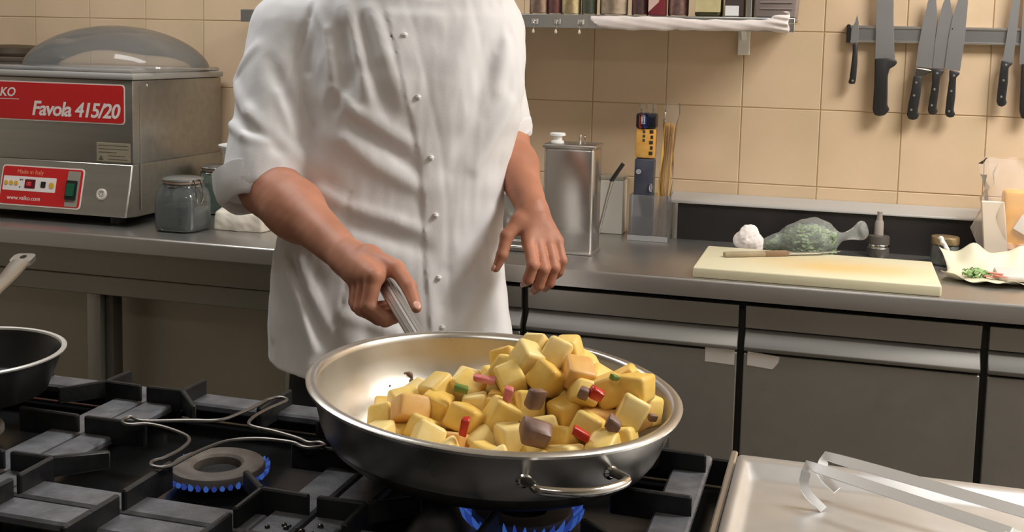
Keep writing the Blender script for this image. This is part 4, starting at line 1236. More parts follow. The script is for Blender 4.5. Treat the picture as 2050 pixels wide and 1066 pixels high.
# dark rounded thing standing behind the sealer's lid
# ------------------------------------------------------------------ glass jars, tubs and packet beside the machine
GLASS = film('jar_glass', (.62, .68, .66), .13, .05, .42)
GLASSG = film('jar_glass_green', (.30, .42, .34), .30, .06, .42)
def clip_jar(name, lab, cx, cy, r, h, gm, content=None, rz=0):
    j = thing(name, lab, 'jar', (cx, cy, .9), 'clip-top glass jars beside the vacuum machine')
    MB().lathe([(0, .0), (r * .86, .0), (r * .98, .006), (r, .018), (r, h * .60), (r * .93, h * .72), (r * .78, h * .80), (r * .76, h * .86), (r * .80, h * .865)], (cx, cy, .9004), 40, sq=.35).build('glass_body', gm, j, 50)
    if content: MB().lathe([(0, .004), (r * .80, .005), (r * .92, .018), (r * .92, h * .46), (0, h * .47)], (cx, cy, .9004), 32, sq=.35).build('contents', content, j)
    MB().lathe([(r * .74, h * .872), (r * .83, h * .874), (r * .84, h * .905), (r * .74, h * .908)], (cx, cy, .9004), 40, close=True).build('rubber_seal', mat('pale_rubber', rgb(176, 150, 128), .5), j)
    MB().lathe([(0, h * .91), (r * .86, h * .91), (r * .88, h * .94), (r * .80, h * .965), (r * .60, h * .985), (0, h * .985)], (cx, cy, .9004), 40).build('glass_lid', film('lid_glass', (.75, .76, .73), .25, .05, .5), j)
    # wire bail: two hoops around the neck, the latch in front, the hinge behind
    W = STEELP
    b = MB(); b.tube([(cx + r * .80 * math.cos(2 * PI * k / 28), cy + r * .80 * math.sin(2 * PI * k / 28), .9004 + h * .83) for k in range(28)], .0018, 6, True)
    b.tube([(cx + r * .885 * math.cos(2 * PI * k / 28), cy + r * .885 * math.sin(2 * PI * k / 28), .9004 + h * .945) for k in range(28)], .0016, 6, True)
    a = rz; ux, uy = math.cos(a), math.sin(a)
    for s in (-1, 1):
        ox, oy = -uy * s * .010, ux * s * .010
        b.tube(open_pts([(cx + ux * r * .88 + ox, cy + uy * r * .88 + oy, .9004 + h * .945), (cx + ux * r * 1.04 + ox, cy + uy * r * 1.04 + oy, .9004 + h * .80), (cx + ux * r * 1.08 + ox, cy + uy * r * 1.08 + oy, .9004 + h * .62), (cx + ux * r * 1.04 + ox * .5, cy + uy * r * 1.04 + oy * .5, .9004 + h * .52)], 5), .0016, 6)
        b.tube([(cx - ux * r * .80 + ox, cy - uy * r * .80 + oy, .9004 + h * .83), (cx - ux * r * 1.04 + ox, cy - uy * r * 1.04 + oy, .9004 + h * .88), (cx - ux * r * .88 + ox, cy - uy * r * .88 + oy, .9004 + h * .95)], .0016, 6)
    b.build('wire_bail', W, j)
    return j
clip_jar('clip_top_jar', 'clear clip-top glass jar with dark contents at the counter edge', -.780, -.462, .060, .142, GLASS, mat('dark_grains', (.035, .032, .032), .6, 0, var=.4, vscale=80), -.3)
clip_jar('clip_top_jar', 'greenish clip-top glass jar behind the front jar', -.850, -.165, .058, .140, GLASSG, mat('green_leaves', rgb(50, 74, 46), .6, 0, var=.4, vscale=60), -.3)
for k, (zb, lab) in enumerate(((.9002, 'white plastic tub, lower one of two beside the rolled sleeve'), (.990, 'white plastic tub stacked on top, half hidden by the rolled sleeve'))):
    t = thing('plastic_tub', lab, 'tub', (-.700, -.235, zb), 'white plastic tubs')
    hgt = .112
    MB().lathe([(0, 0), (.062, 0), (.066, .003), (.088, hgt), (.0945, hgt + .001), (.096, hgt + .006), (.0925, hgt + .0065), (.086, hgt + .003), (.060, .005), (0, .005)], (-.700, -.235, zb), 48).build('tub_body', WHITEP, t)
def pack_d(P):
    d = np.maximum(ell_d(P, (-.640, -.385, .925), (.082, .055, .036)), .9006 - P[:, 2])
    q = np.abs(P - np.asarray((-.638, -.385, .924), np.float32)) - np.asarray((.062, .036, .018), np.float32)
    bx = np.linalg.norm(np.maximum(q, 0), axis=1) + np.minimum(q.max(1), 0) - .010
    d = smin(d, bx, .01)
    return np.maximum(d + .005 * vnoise(P, 34, 6) + .002 * np.abs(vnoise(P, 80, 9)), .9006 - P[:, 2])
v, f = sdf_mesh(pack_d, (-.76, -.47, .88), (-.53, -.31, .99), .003)
o = mesh_obj('wrapped_packet', relax(v, f, 1, .3).tolist(), f.tolist(), mat('waxed_paper', rgb(226, 216, 200), .42, 0, var=.05, vscale=20), None, 40)
tag(o, 'crumpled white paper packet on the left counter under the chef elbow', 'packet')
# dark bowl upturned behind the sealer lid
db = thing('dark_bowl', 'dark brown upturned bowl on a grey plate behind the sealer lid, top left edge', 'bowl', (-1.575, -.115, 1.314))
MB().lathe([(0, 0), (.105, 0), (.118, .010), (.120, .016), (0, .017)], (-1.575, -.125, 1.3140), 40).build('grey_plate', mat('plate_brown_grey', rgb(112, 98, 84), .5), db)
MB().lathe([(.112, 0), (.114, .008), (.100, .024), (.060, .032), (0, .034)], (-1.575, -.125, 1.3315), 40).build('bowl_shell', mat('bowl_dark', rgb(58, 46, 32), .4), db)

# ------------------------------------------------------------------ oil tin, box, pasta, trays
TIN = mat('tin_plate', (.58, .565, .55), .22, .95, bump=.35, bscale=9, rvar=.05)
ot = thing('oil_tin', 'tall unlabelled steel oil tin with white cap, behind the chef hand', 'tin', (.232, -.35, .9))
MB().box(.170, .294, -.400, -.300, .9010, 1.1600, .010, 3).build('tin_body', TIN, ot)
for z0, z1 in ((.9003, .907), (1.156, 1.166)):
    MB().box(.1675, .2965, -.4025, -.2975, z0, z1, .003, 2).build('rolled_seam', STEELR, ot)
MB().lathe([(.016, 0), (.016, .004), (.011, .006), (.011, .016), (.019, .0175), (.019, .0225), (.017, .024), (0, .024)], (.193, -.355, 1.166), 24).build('cap', WHITEP, ot)
b = MB(); b.tube(open_pts([(.247, -.345, 1.166), (.247, -.345, 1.180), (.2475, -.343, 1.186)], 4), .0022, 6); b.tube(open_pts([(.259, -.345, 1.166), (.259, -.345, 1.180), (.2585, -.343, 1.186)], 4), .0022, 6)
b.build('wire_grip', STEELP, ot)
wb = thing('white_box', 'plain white carton between the oil tin and the pasta packets', 'box', (.272, -.035, .9))
CARD = mat('white_card', rgb(222, 216, 202), .6)
MB().box(.241, .305, -.062, -.008, .9004, 1.046, .0015, 1).build('carton', CARD, wb)
MB().box(.240, .306, -.063, -.007, 1.046, 1.056, .0015, 1).build('carton_lid', mat('grey_card', rgb(172, 162, 140), .6), wb)
us = thing('knife_steel', 'black-handled utensil sticking out behind the oil tin', 'utensil', (.30, -.2, .9))
b = MB(); b.tube([(.268, -.215, .905), (.292, -.212, 1.02), (.302, -.210, 1.062)], [.004, .004, .005], 8); b.build('shaft', STEELR, us)
b = MB(); b.tube(open_pts([(.300, -.210, 1.060), (.312, -.208, 1.080), (.326, -.206, 1.102), (.3295, -.205, 1.107)], 5), .0055, 10); b.build('grip', BLACK, us)
# steel bowl and stacked trays seen past the chef's side
sb = thing('steel_bowl', 'steel bowl beside the oil tin, half hidden by the forearm', 'bowl', (.065, -.16, .9))
MB().lathe([(0, .0), (.050, .0), (.075, .030), (.088, .075), (.094, .110), (.098, .112), (.098, .115), (.092, .115), (.085, .078), (.072, .033), (.048, .004), (0, .004)], (.065, -.155, .9003), 48).build('bowl_shell', STEELR, sb)
for k in range(2):
    y1 = -.262 - .085 * k; z = .9003 + .0
    ty = thing('steel_tray', ('shallow steel tray behind the other, left of the oil tin', 'shallow steel tray nearest the counter edge, left of the oil tin')[k], 'tray', (-.02, y1 - .03, .9), 'shallow steel trays left of the oil tin')
    MB().box(-.15, .148, y1 - .068, y1, z, z + .012, .003, 1).build('tray_pan', STEELD, ty)
    b = MB(); b.box(-.153, .151, y1 - .072, y1 - .066, z + .010, z + .0155, .0015, 1); b.box(-.153, .151, y1 - .003, y1 + .003, z + .010, z + .0155, .0015, 1); b.build('rolled_rim', STEELP, ty)

# clear holder with two pasta packets
CLEAR = film('clear_acrylic', (.86, .87, .88), .10, .05, .40)
FILM = film('crinkled_film', (.95, .93, .90), .05, .12, .22, bump=.5, bscale=60)
ph = thing('acrylic_holder', 'clear acrylic holder standing at the wall, with pasta packets in it', 'holder', (.395, -.09, .9))
hx0, hx1, hy0, hy1 = .335, .436, -.135, -.068
for nm, bb in (('holder_base', (hx0, hx1, hy0, hy1, .9004, .907)), ('holder_front', (hx0, hx1, hy0, hy0 + .003, .907, 1.02)), ('holder_back', (hx0, hx1, hy1 - .003, hy1, .907, 1.02)), ('holder_side', (hx0, hx0 + .003, hy0 + .003, hy1 - .003, .907, 1.02)), ('holder_side', (hx1 - .003, hx1, hy0 + .003, hy1 - .003, .907, 1.02))):
    MB().box(*bb).build(nm, CLEAR, ph)
MB().box(hx0 - .002, hx1 + .002, hy0 - .004, hy0 - .001, .9006, .914).build('base_label', mat('grey_print', rgb(150, 148, 146), .4), ph)
# packet with dark wrapper
pk = thing('pasta_packet', 'pasta packet in dark blue wrapper with orange band, left in the clear holder', 'packet', (.366, -.105, .908))
NAVY = mat('wrapper_navy', rgb(50, 54, 66), .25, 0, col2=rgb(72, 74, 84), vscale=18, bump=.5, bscale=50)
tilt = Matrix.Translation((.364, -.104, .908)) @ Matrix.Rotation(.008, 4, 'Y') @ Matrix.Translation((-.364, .104, -.908))
def pbx(name, x0, x1, z0, z1, m, grow=0.0, y0=-.128, y1=-.084, par=None): 
    b = MB(); b.box(x0 - grow, x1 + grow, y0 - grow, y1 + grow, z0, z1, .006 if z1 - z0 > .02 else .001, 2, tilt); return b.build(name, m, par or pk)
pbx('wrapper_body', .342, .392, .910, 1.115, NAVY)
pbx('orange_band', .342, .392, 1.1152, 1.192, mat('wrapper_orange', rgb(206, 146, 64), .3, 0, col2=rgb(224, 176, 96), vscale=30))
capb = pbx('dark_band', .341, .393, 1.1922, 1.232, mat('wrapper_black', rgb(26, 26, 36), .25))
pbx('red_stripe', .350, .359, 1.1932, 1.231, mat('wrapper_red', rgb(150, 66, 68), .3), 0, -.1292, -.126, capb)
pbx('blue_stripe', .362, .374, 1.1932, 1.231, mat('wrapper_blue', rgb(40, 54, 110), .3), 0, -.1292, -.126, capb)
pbx('white_stripe', .3595, .3615, 1.205, 1.228, WHITEP, 0, -.1294, -.126, capb)
for z in (1.163, 1.174, 1.185):
    pbx('dark_glyph', .361, .367, z - .004, z + .003, mat('glyph_green', rgb(44, 66, 56), .4), 0, -.1292, -.126)
for k in range(5):
    z = 1.125 + k * .014
    pbx('dark_glyph', .3785 + .003 * (k % 2), .388, z, z + .009, mat('glyph_black', rgb(48, 42, 30), .4), 0, -.1292, -.126)
b = MB(); b.lathe([(.0035, 0), (.0065, 0), (.0065, .0012), (.0035, .0012)], (0, 0, 0), 20, Matrix.Rotation(PI / 2, 3, 'X').to_4x4(), close=True); b.v = [tuple(tilt @ Vector((p[0] + .354, p[1] - .1285, p[2] + 1.080))) for p in b.v]
b.build('round_emblem', mat('emblem_grey', rgb(176, 176, 178), .4), pk)
b = MB(); b.lathe([(0, 0), (.0025, 0), (.0025, .0012), (0, .0012)], (0, 0, 0), 12, Matrix.Rotation(PI / 2, 3, 'X').to_4x4()); b.v = [tuple(tilt @ Vector((p[0] + .354, p[1] - .1285, p[2] + 1.080))) for p in b.v]
b.build('round_emblem', mat('emblem_grey', rgb(176, 176, 178), .4), pk)
pbx('film_tear', .384, .391, 1.030, 1.050, mat('emblem_grey', rgb(176, 176, 178), .4), 0, -.1290, -.126)
b = MB()
v = []
for i in range(9):
    for j in range(3):
        x = .343 + .048 * i / 8; z = 1.232 + .013 * j
        v.append(tilt @ Vector((x, -.106 + .006 * math.sin(i * 2.2 + j), z + .003 * math.sin(i * 3.1))))
f = [(i * 3 + j, (i + 1) * 3 + j, (i + 1) * 3 + j + 1, i * 3 + j + 1) for i in range(8) for j in range(2)]
b.add(v, f); b.build('top_crimp', FILM, pk, 20)
# loose spaghetti in clear film
sg = thing('spaghetti_bundle', 'bundle of pale spaghetti in clear crinkled film, right in the holder', 'packet', (.414, -.1, .908))
SPG = mat('dry_spaghetti', rgb(224, 180, 98), .45)
rs = random.Random(4); b = MB()
for k in range(54):
    x = .4150 + rs.uniform(-.0125, .0125); y = -.100 + rs.uniform(-.013, .013)
    b.tube([(x - .001, y, .912), (x + .006 + rs.uniform(-.002, .002), y, 1.06), (x + .012 + rs.uniform(-.002, .003), y, 1.205 + rs.uniform(-.004, .004))], .0011, 5)
b.build('spaghetti', SPG, sg, stuff=True)
def film_sleeve(name, prof, cx, cy, sx, sy, seed, m, parent, lean=(0, 0), n=28):
    """crinkled clear sleeve: prof = (scale, z)"""
    rz = random.Random(seed); ph_ = [rz.uniform(0, 6.28) for _ in range(6)]
    vv = []
    z0 = prof[0][1]
    for q, (s, z) in enumerate(prof):
        for i in range(n):
            a = 2 * PI * i / n
            g = 1 + .10 * math.sin(3 * a + ph_[0] + q * .9) + .07 * math.sin(7 * a + ph_[1] - q * 1.7) + .05 * math.sin(11 * a + ph_[2] + q * 2.3)
            vv.append((cx + sx * s * g * math.cos(a) + lean[0] * (z - z0), cy + sy * s * g * math.sin(a) + lean[1] * (z - z0), z))
    ff = [(j * n + i, j * n + (i + 1) % n, (j + 1) * n + (i + 1) % n, (j + 1) * n + i) for j in range(len(prof) - 1) for i in range(n)]
    b = MB(); b.add(vv, ff); return b.build(name, m, parent, 25)
film_sleeve('film_sleeve', [(.9, .912), (1.0, .94), (.95, .98), (.85, 1.02), (1.05, 1.06), (.9, 1.10), (.8, 1.13), (1.0, 1.17), (1.1, 1.21), (1.25, 1.235), (1.1, 1.26)], .4165, -.1015, .0160, .0165, 5, FILM, sg, (.05, 0))

# ------------------------------------------------------------------ cutting board with knife
cb = thing('cutting_board', 'thick cream cutting board stained yellow in the middle, on the right counter', 'board', (.815, -.41, .9))
bm_ = bpy.data.materials.new('stained_board'); bm_.use_nodes = True; nt = bm_.node_tree; P_ = nt.nodes['Principled BSDF']
tc = nt.nodes.new('ShaderNodeTexCoord'); mp = nt.nodes.new('ShaderNodeMapping'); gr = nt.nodes.new('ShaderNodeTexGradient'); gr.gradient_type = 'SPHERICAL'
mp.inputs['Location'].default_value = (-.15, .10, 0); mp.inputs['Scale'].default_value = (4.2, 8.5, 1)
nz = nt.nodes.new('ShaderNodeTexNoise'); nz.inputs['Scale'].default_value = 9; nz.inputs['Detail'].default_value = 6
mu = nt.nodes.new('ShaderNodeMath'); mu.operation = 'MULTIPLY'; rp_ = nt.nodes.new('ShaderNodeValToRGB')
rp_.color_ramp.elements[0].position = .0; rp_.color_ramp.elements[0].color = (*rgb(212, 204, 172), 1); rp_.color_ramp.elements[1].position = .42; rp_.color_ramp.elements[1].color = (*rgb(214, 184, 126), 1)
nt.links.new(tc.outputs['Object'], mp.inputs['Vector']); nt.links.new(mp.outputs['Vector'], gr.inputs['Vector']); nt.links.new(tc.outputs['Object'], nz.inputs['Vector'])
nt.links.new(gr.outputs['Fac'], mu.inputs[0]); nt.links.new(nz.outputs['Fac'], mu.inputs[1]); nt.links.new(mu.outputs[0], rp_.inputs['Fac']); nt.links.new(rp_.outputs['Color'], P_.inputs['Base Color'])
P_.inputs['Roughness'].default_value = .45
MB().box(.557, 1.072, -.556, -.272, .9003, .9240, .004, 3).build('board_slab', bm_, cb)
bk = thing('paring_knife', 'small knife with wooden handle lying on the cutting board', 'knife', (.74, -.35, .9245))
kd = Vector((.265, .150, 0)).normalized(); kn_ = Vector((-kd.y, kd.x, 0)); k0 = Vector((.610, -.412, .9246))
Kx = Matrix(((kd.x, kn_.x, 0, k0.x), (kd.y, kn_.y, 0, k0.y), (0, 0, 1, k0.z), (0, 0, 0, 1)))
MB().prism([(.0, -.008), (.05, -.0095), (.112, -.0085), (.112, .0085), (.05, .010), (.0, .009)], 'z', .0, .011, .003, Kx).build('handle', mat('pale_wood_handle', rgb(158, 142, 114), .6, var=.12, vscale=30), bk)
MB().prism([(.100, -.0090), (.160, -.0090), (.160, .0090), (.100, .0090)], 'z', .0005, .0115, .0015, Kx).build('bolster', mat('handle_brown', rgb(136, 110, 84), .5), bk)
MB().prism([(.156, -.008), (.24, -.009), (.300, .006), (.27, .0085), (.156, .009)], 'z', .0045, .0060, .0004, Kx, 1).build('blade', STEELR, bk)

# ------------------------------------------------------------------ paper, herb bag, bottle, jar
def blob(name, fn, lo, hi, h, m, label, cat, it=1, ang=50, parent=None, w_=.4):
    v, f = sdf_mesh(fn, lo, hi, h); o = mesh_obj(name, relax(v, f, it, w_).tolist(), f.tolist(), m, parent, ang)
    if label: tag(o, label, cat)
    return o
PAPER = mat('kitchen_paper', rgb(236, 226, 220), .85, bump=.25, bscale=120)
def paper_d(P):
    d = ell_d(P, (.647, -.170, .938), (.026, .025, .030))
    d = smin(d, ell_d(P, (.632, -.172, .924), (.023, .022, .022)), .012)
    d = smin(d, ell_d(P, (.665, -.170, .920), (.020, .020, .022)), .012)
    d = np.maximum(d, -ell_d(P, (.646, -.200, .905), (.009, .018, .014)))
    return np.maximum(d + .004 * vnoise(P, 90, 1) + .003 * np.abs(vnoise(P, 190, 2)), .9005 - P[:, 2])
blob('paper_towel', paper_d, (.58, -.23, .89), (.72, -.12, .99), .0022, PAPER, 'crumpled white kitchen paper behind the cutting board, left of the herb bag', 'paper')
hb = thing('herb_bag', 'clear plastic bag of green herbs with twisted neck, behind the cutting board', 'bag', (.77, -.165, .9))
def bag_d(P):
    d = ell_d(P, (.800, -.165, .940), (.066, .042, .048))
    d = smin(d, seg_d(P, (.690, -.165, .920), (.80, -.165, .945), .016, .046), .02)
    d = smin(d, seg_d(P, (.845, -.165, .945), (.880, -.163, .953), .020, .008), .015)
    d = smin(d, seg_d(P, (.880, -.163, .953), (.914, -.160, .966), .008, .024), .008)
    tail = smooth01((P[:, 0] - .885) / .03)
    return np.maximum(d + (.0035 + .004 * tail) * vnoise(P, 60, 3) + .0022 * np.abs(vnoise(P, 130, 4)), .9006 - P[:, 2])
blob('bag_film', bag_d, (.65, -.24, .89), (.96, -.10, 1.02), .0028, film('herb_bag_film', (.96, .98, .95), .17, .13, .18, bump=.8, bscale=60), None, None, 1, 40, hb)
rh = random.Random(8); b = MB()
for k in range(1000):
    t = rh.random(); cx = .692 + .165 * t; hh = .012 + .042 * math.sin(min(1, t * 1.15) * PI * .72)
    c_ = Vector((cx, -.165 + rh.uniform(-.034, .034) * (.4 + .6 * t), .905 + rh.uniform(0, 1) * hh * 1.35))
    d_ = Vector((rh.gauss(.8, .6), rh.gauss(0, .6), rh.gauss(0.1, .4))).normalized(); s_ = d_.orthogonal().normalized(); L = rh.uniform(.008, .020); W = L * .28
    b.add([c_ - d_ * L * .5, c_ + s_ * W, c_ + d_ * L * .5, c_ - s_ * W + d_ * .001], [(0, 1, 2, 3)])
b.build('herbs', mat('fresh_herbs', rgb(96, 122, 80), .5, 0, col2=rgb(158, 178, 130), vscale=60), hb, stuff=True)
sq = thing('squeeze_bottle', 'dark translucent squeeze bottle with pale nozzle, behind the cutting board', 'bottle', (.957, -.115, .9))
MB().lathe([(0, 0), (.024, 0), (.0265, .004), (.0265, .020), (.0265, .046), (.025, .052), (.011, .054)], (.957, -.115, .9004), 32).build('bottle_body', mat('smoky_plastic', rgb(84, 78, 74), .3, 0), sq)
MB().lathe([(.0268, 0), (.0275, .001), (.0275, .008), (.0268, .009)], (.957, -.115, .9225), 32, close=True).build('steel_band', STEELP, sq)
MB().lathe([(.011, .0), (.0105, .030), (.0085, .036), (.0075, .036), (.0060, .052), (.0072, .058), (0, .059)], (.957, -.115, .9540), 24).build('nozzle', mat('grey_nozzle', rgb(158, 148, 140), .4), sq)
sj = thing('preserve_jar', 'small glass jar with gold lid and torn white seal, right of the cutting board', 'jar', (1.107, -.165, .9))
MB().lathe([(0, 0), (.028, 0), (.0315, .004), (.0315, .044), (.028, .050)], (1.107, -.165, .9004), 32).build('glass_body', GLASS, sj)
MB().lathe([(0, .001), (.0285, .002), (.0285, .036), (0, .037)], (1.107, -.165, .9006), 28).build('contents', mat('dark_preserve', rgb(44, 34, 30), .5, 0, col2=rgb(96, 78, 60), vscale=60), sj)
MB().lathe([(.0300, 0), (.0325, .001), (.0325, .015), (.031, .018), (0, .0185)], (1.107, -.165, .9505), 36).build('lid', mat('gold_lid', rgb(166, 146, 108), .3, .8), sj)
def seal_d(P):
    d = seg_d(P, (1.095, -.198, .968), (1.113, -.206, .935), .006, .005); d = smin(d, seg_d(P, (1.113, -.206, .935), (1.121, -.212, .914), .005, .009), .006)
    return d + .0022 * vnoise(P, 180, 3)
blob('torn_seal', seal_d, (1.07, -.235, .89), (1.15, -.175, .99), .0016, PAPER, None, None, 1, 50, sj)

# wrapped ham/greens on paper
wp = thing('food_parcel', 'cream greaseproof paper folded over greens and pink meat, right end of the counter', 'parcel', (1.20, -.31, .9))
nx_, ny_ = 44, 26; vv = []
rw = random.Random(5)
for i in range(nx_ + 1):
    for j in range(ny_ + 1):
        s, t = i / nx_, j / ny_
        a = (s - .5) * 2; c_ = (t - .5) * 2
        rad = 1 - .25 * abs(a) ** 3
        x = 1.245 + .150 * a + .010 * math.sin(c_ * 3 + 1)
        y = -.305 + .108 * c_ * (1 - .35 * max(0, -a) ** 2) + .012 * math.sin(a * 4)
        z = .9012 + .010 * abs(c_) ** 2.5 + .006 * (1 + math.sin(a * 7 + c_ * 4)) * .5 + .003 * math.sin(a * 17 - c_ * 9) * abs(c_)
        if c_ > .25: z += (c_ - .25) * .055 * (1 + .25 * math.sin(a * 9)); y -= (c_ - .25) * .030
        if a < -.75: z += (-a - .75) * .03
        vv.append((x, y, max(z, .9008)))
ff = [(i * (ny_ + 1) + j, (i + 1) * (ny_ + 1) + j, (i + 1) * (ny_ + 1) + j + 1, i * (ny_ + 1) + j + 1) for i in range(nx_) for j in range(ny_)]
b = MB(); b.add(vv, ff)
GREASE = mat('greaseproof_paper', rgb(206, 198, 172), .5, 0, var=.06, vscale=14)
o = b.build('paper_sheet', GREASE, wp, 40)
md = o.modifiers.new('thick', 'SOLIDIFY'); md.thickness = .0008; md.offset = 1
b = MB(); b.box(1.205, 1.36, -.355, -.265, .912, .9245, .005, 2); b.v = [(x, y, z + .004 * math.sin(x * 40) + .003 * math.sin(y * 60)) for x, y, z in b.v]
b.build('folded_sheet', mat('thin_white_paper', rgb(208, 198, 192), .5), wp, 40)
b = MB()
for k in range(120):
    c_ = Vector((1.160 + rw.gauss(0, .013), -.335 + rw.gauss(0, .014), .909 + rw.uniform(0, .014)))
    d_ = Vector((rw.gauss(0, 1), rw.gauss(0, 1), rw.gauss(0.2, .5))).normalized(); s_ = d_.orthogonal().normalized(); L = rw.uniform(.008, .014); W = L * .35
    b.add([c_ - d_ * L * .5, c_ + s_ * W, c_ + d_ * L * .5, c_ - s_ * W + d_ * .001], [(0, 1, 2, 3)])
b.build('chopped_greens', mat('salad_green', rgb(88, 128, 66), .5, 0, col2=rgb(150, 178, 110), vscale=80), wp, stuff=True)
for k, (x, y, r) in enumerate(((1.192, -.352, .3), (1.208, -.360, -.1), (1.200, -.345, .15))):
    b = MB(); b.box(-.016, .016, -.005, .005, 0, .003, .001, 1, Matrix.Translation((x, y, .9125 + .0032 * k)) @ Matrix.Rotation(-.5 + r, 4, 'Z')); b.build('meat_strip', mat('cured_meat', rgb(196, 116, 100), .4, 0, col2=rgb(214, 150, 132), vscale=60), wp)

# big clear bag with orange packet inside
cbg = thing('plastic_bag', 'large clear plastic bag standing at the right edge, holding an orange packet', 'bag', (1.29, -.16, .9))
film_sleeve('bag_film', [(.86, .9015), (1.0, .915), (1.02, .95), (1.04, .99), (1.0, 1.03), (.98, 1.06), (.95, 1.09), (.98, 1.12), (.92, 1.145), (.86, 1.16)], 1.285, -.130, .098, .047, 12, film('big_bag_film', (.96, .90, .83), .20, .16, .12, bump=.5, bscale=40), cbg, (-.03, 0), 40)
b = MB(); b.prism([(1.196, .915), (1.250, .915), (1.232, 1.060), (1.180, 1.060)], 'y', -.170, -.162, .002, seg=1); b.v = [(p[0], p[1] + .004 * math.sin(p[2] * 70 + p[0] * 90), p[2]) for p in b.v]
b.build('white_slip', mat('white_slip', rgb(222, 206, 186), .5), cbg)
def op_d(P):
    q = np.abs(P - np.asarray((1.285, -.130, 1.008), np.float32)) - np.asarray((.048, .018, .072), np.float32)
    d = np.linalg.norm(np.maximum(q, 0), axis=1) + np.minimum(q.max(1), 0) - .006
    return d + .003 * vnoise(P, 60, 7)
blob('orange_packet', op_d, (1.20, -.20, .89), (1.36, -.10, 1.12), .004, mat('orange_wrapper', rgb(236, 172, 62), .4, 0, col2=rgb(240, 188, 98), vscale=20), None, None, 1, 50, cbg)
b = MB(); b.box(-.020, .020, -.001, .001, -.020, .020, .0005, 1, Matrix.Translation((1.282, -.159, 1.005)) @ Matrix.Rotation(.5, 4, 'Y')); b.build('white_label', WHITEP, cbg)
for k, (x, z, r) in enumerate(((1.232, .924, .020), (1.262, .920, .022), (1.295, .922, .020), (1.248, .948, .016), (1.278, .946, .017))):
    MB().lathe([(0, -r), (r * .7, -r * .75), (r, 0), (r * .7, r * .75), (0, r)], (x, -.148, z), 18).build('bread_piece', mat('pink_bread', rgb(212, 172, 142), .6, 0, var=.1, vscale=40), cbg)

# ------------------------------------------------------------------ wall shelf
sh = thing('wall_shelf', 'steel wall shelf with hooks on its front lip, above the chef shoulder', 'shelf', (.1, -.11, 1.44))
SHM = mat('shelf_steel', (.40, .40, .38), .35, .85, var=.1, vscale=3)
MB().prism([(-.003, 1.476), (-.003, 1.481), (-.214, 1.481), (-.220, 1.479), (-.220, 1.446), (-.214, 1.446), (-.214, 1.476)], 'x', -.75, .735, .0008, seg=1).build('shelf_plate', SHM, sh)
for x in (-.70, -.012, .600):
    MB().box(x - .0155, x + .0155, -.012, -.0025, 1.388, 1.476, .002, 1).build('bracket_plate', mat('bracket_white', rgb(240, 234, 224), .5), sh)
    MB().prism([(-.012, 1.476), (-.195, 1.476), (-.195, 1.466), (-.050, 1.452), (-.012, 1.425)], 'x', x - .006, x + .006, .001, seg=1).build('bracket_arm', WHITEP, sh)
for x in (.091, .150, .211):
    b = MB(); b.box(x - .009, x + .009, -.2225, -.2202, 1.455, 1.469, .001, 1)
    b.tube(open_pts([(x, -.222, 1.463), (x, -.231, 1.460), (x + .001, -.234, 1.449), (x, -.231, 1.441), (x, -.226, 1.443)], 5), .0018, 6)
    h_ = b.build('hook', STEELP, sh)
    MB().lathe([(0, -.005), (.003, -.004), (.004, 0), (.002, .005), (0, .007)], (x, -.2335, 1.436), 10).build('hook_bead', mat('bead', rgb(206, 190, 172), .3), h_)
# white plastic bag rolled over the shelf lip
wrp = []
n = 18
def wrap_d(P):
    x = P[:, 0]
    q = np.stack([P[:, 1] + .219, P[:, 2] - (1.4615 + .0016 * np.sin(x * 9) + .004 * smooth01((x - .64) / .08))], 1)
    e = smooth01((x - .655) / .06)
    hz = .0165 - .0035 * smooth01((x - .42) / .15) + .014 * e - .010 * smooth01((.27 - x) / .05) * 0
    hy = .0075 + .006 * e
    lowcut = smooth01((.275 - x) / .04) * .022
    d = (np.sqrt((q[:, 0] / hy) ** 2 + (q[:, 1] / hz) ** 2) - 1) * hy
    d = d + .0012 * vnoise(P, 70, 2) + (.0004 + .0016 * e) * np.sin(P[:, 2] * 420 + x * 60)
    d = np.maximum(d, .236 - x + (1.472 - P[:, 2]) * -.0); d = np.maximum(d, (.232 + (1.470 - P[:, 2]) * 1.3) - x)
    d = np.maximum(d, x - .722 - .002 * np.sin(P[:, 2] * 200))
    return d
blob('plastic_wrap', wrap_d, (.21, -.25, 1.42), (.75, -.19, 1.50), .0026, mat('white_film', rgb(226, 214, 208), .32, 0, var=.04, vscale=30), 'white plastic bag rolled along the shelf front edge', 'wrap', 1, 50)
b = MB(); b.tube([(.715, -.219, 1.466), (.748, -.2195, 1.467)], .0012, 6); o = b.build('skewer', mat('skewer_wood', rgb(190, 160, 120), .6)); tag(o, 'thin stick poking out of the rolled plastic at the shelf end', 'stick')

JARC = [('dried_spice_jar', 'clear jar of brown and white spices, leftmost on the shelf', .088, .026, rgb(120, 96, 78), rgb(150, 120, 100)),
        ('chilli_jar', 'jar of dark red chilli, second from left on the shelf', .130, .020, rgb(96, 48, 44), rgb(120, 62, 56)),
        ('nut_jar', 'jar of pale yellow nuts, third from left on the shelf', .172, .026, rgb(158, 138, 96), rgb(182, 160, 120)),
        ('herb_jar', 'small jar of dark green herbs, fourth from left on the shelf', .220, .020, rgb(58, 66, 52), rgb(80, 84, 64)),
        ('bean_jar', 'wide glass jar of brown beans above the start of the rolled plastic', .284, .036, rgb(120, 104, 86), rgb(150, 130, 108)),
        ('sauce_jar', 'dark jar of red sauce, right of the wide bean jar', .352, .022, rgb(70, 34, 34), rgb(92, 44, 42)),
        ('berry_jar', 'glass jar with red contents left of the cream-labelled jar', .448, .026, rgb(110, 66, 64), rgb(140, 108, 96))]
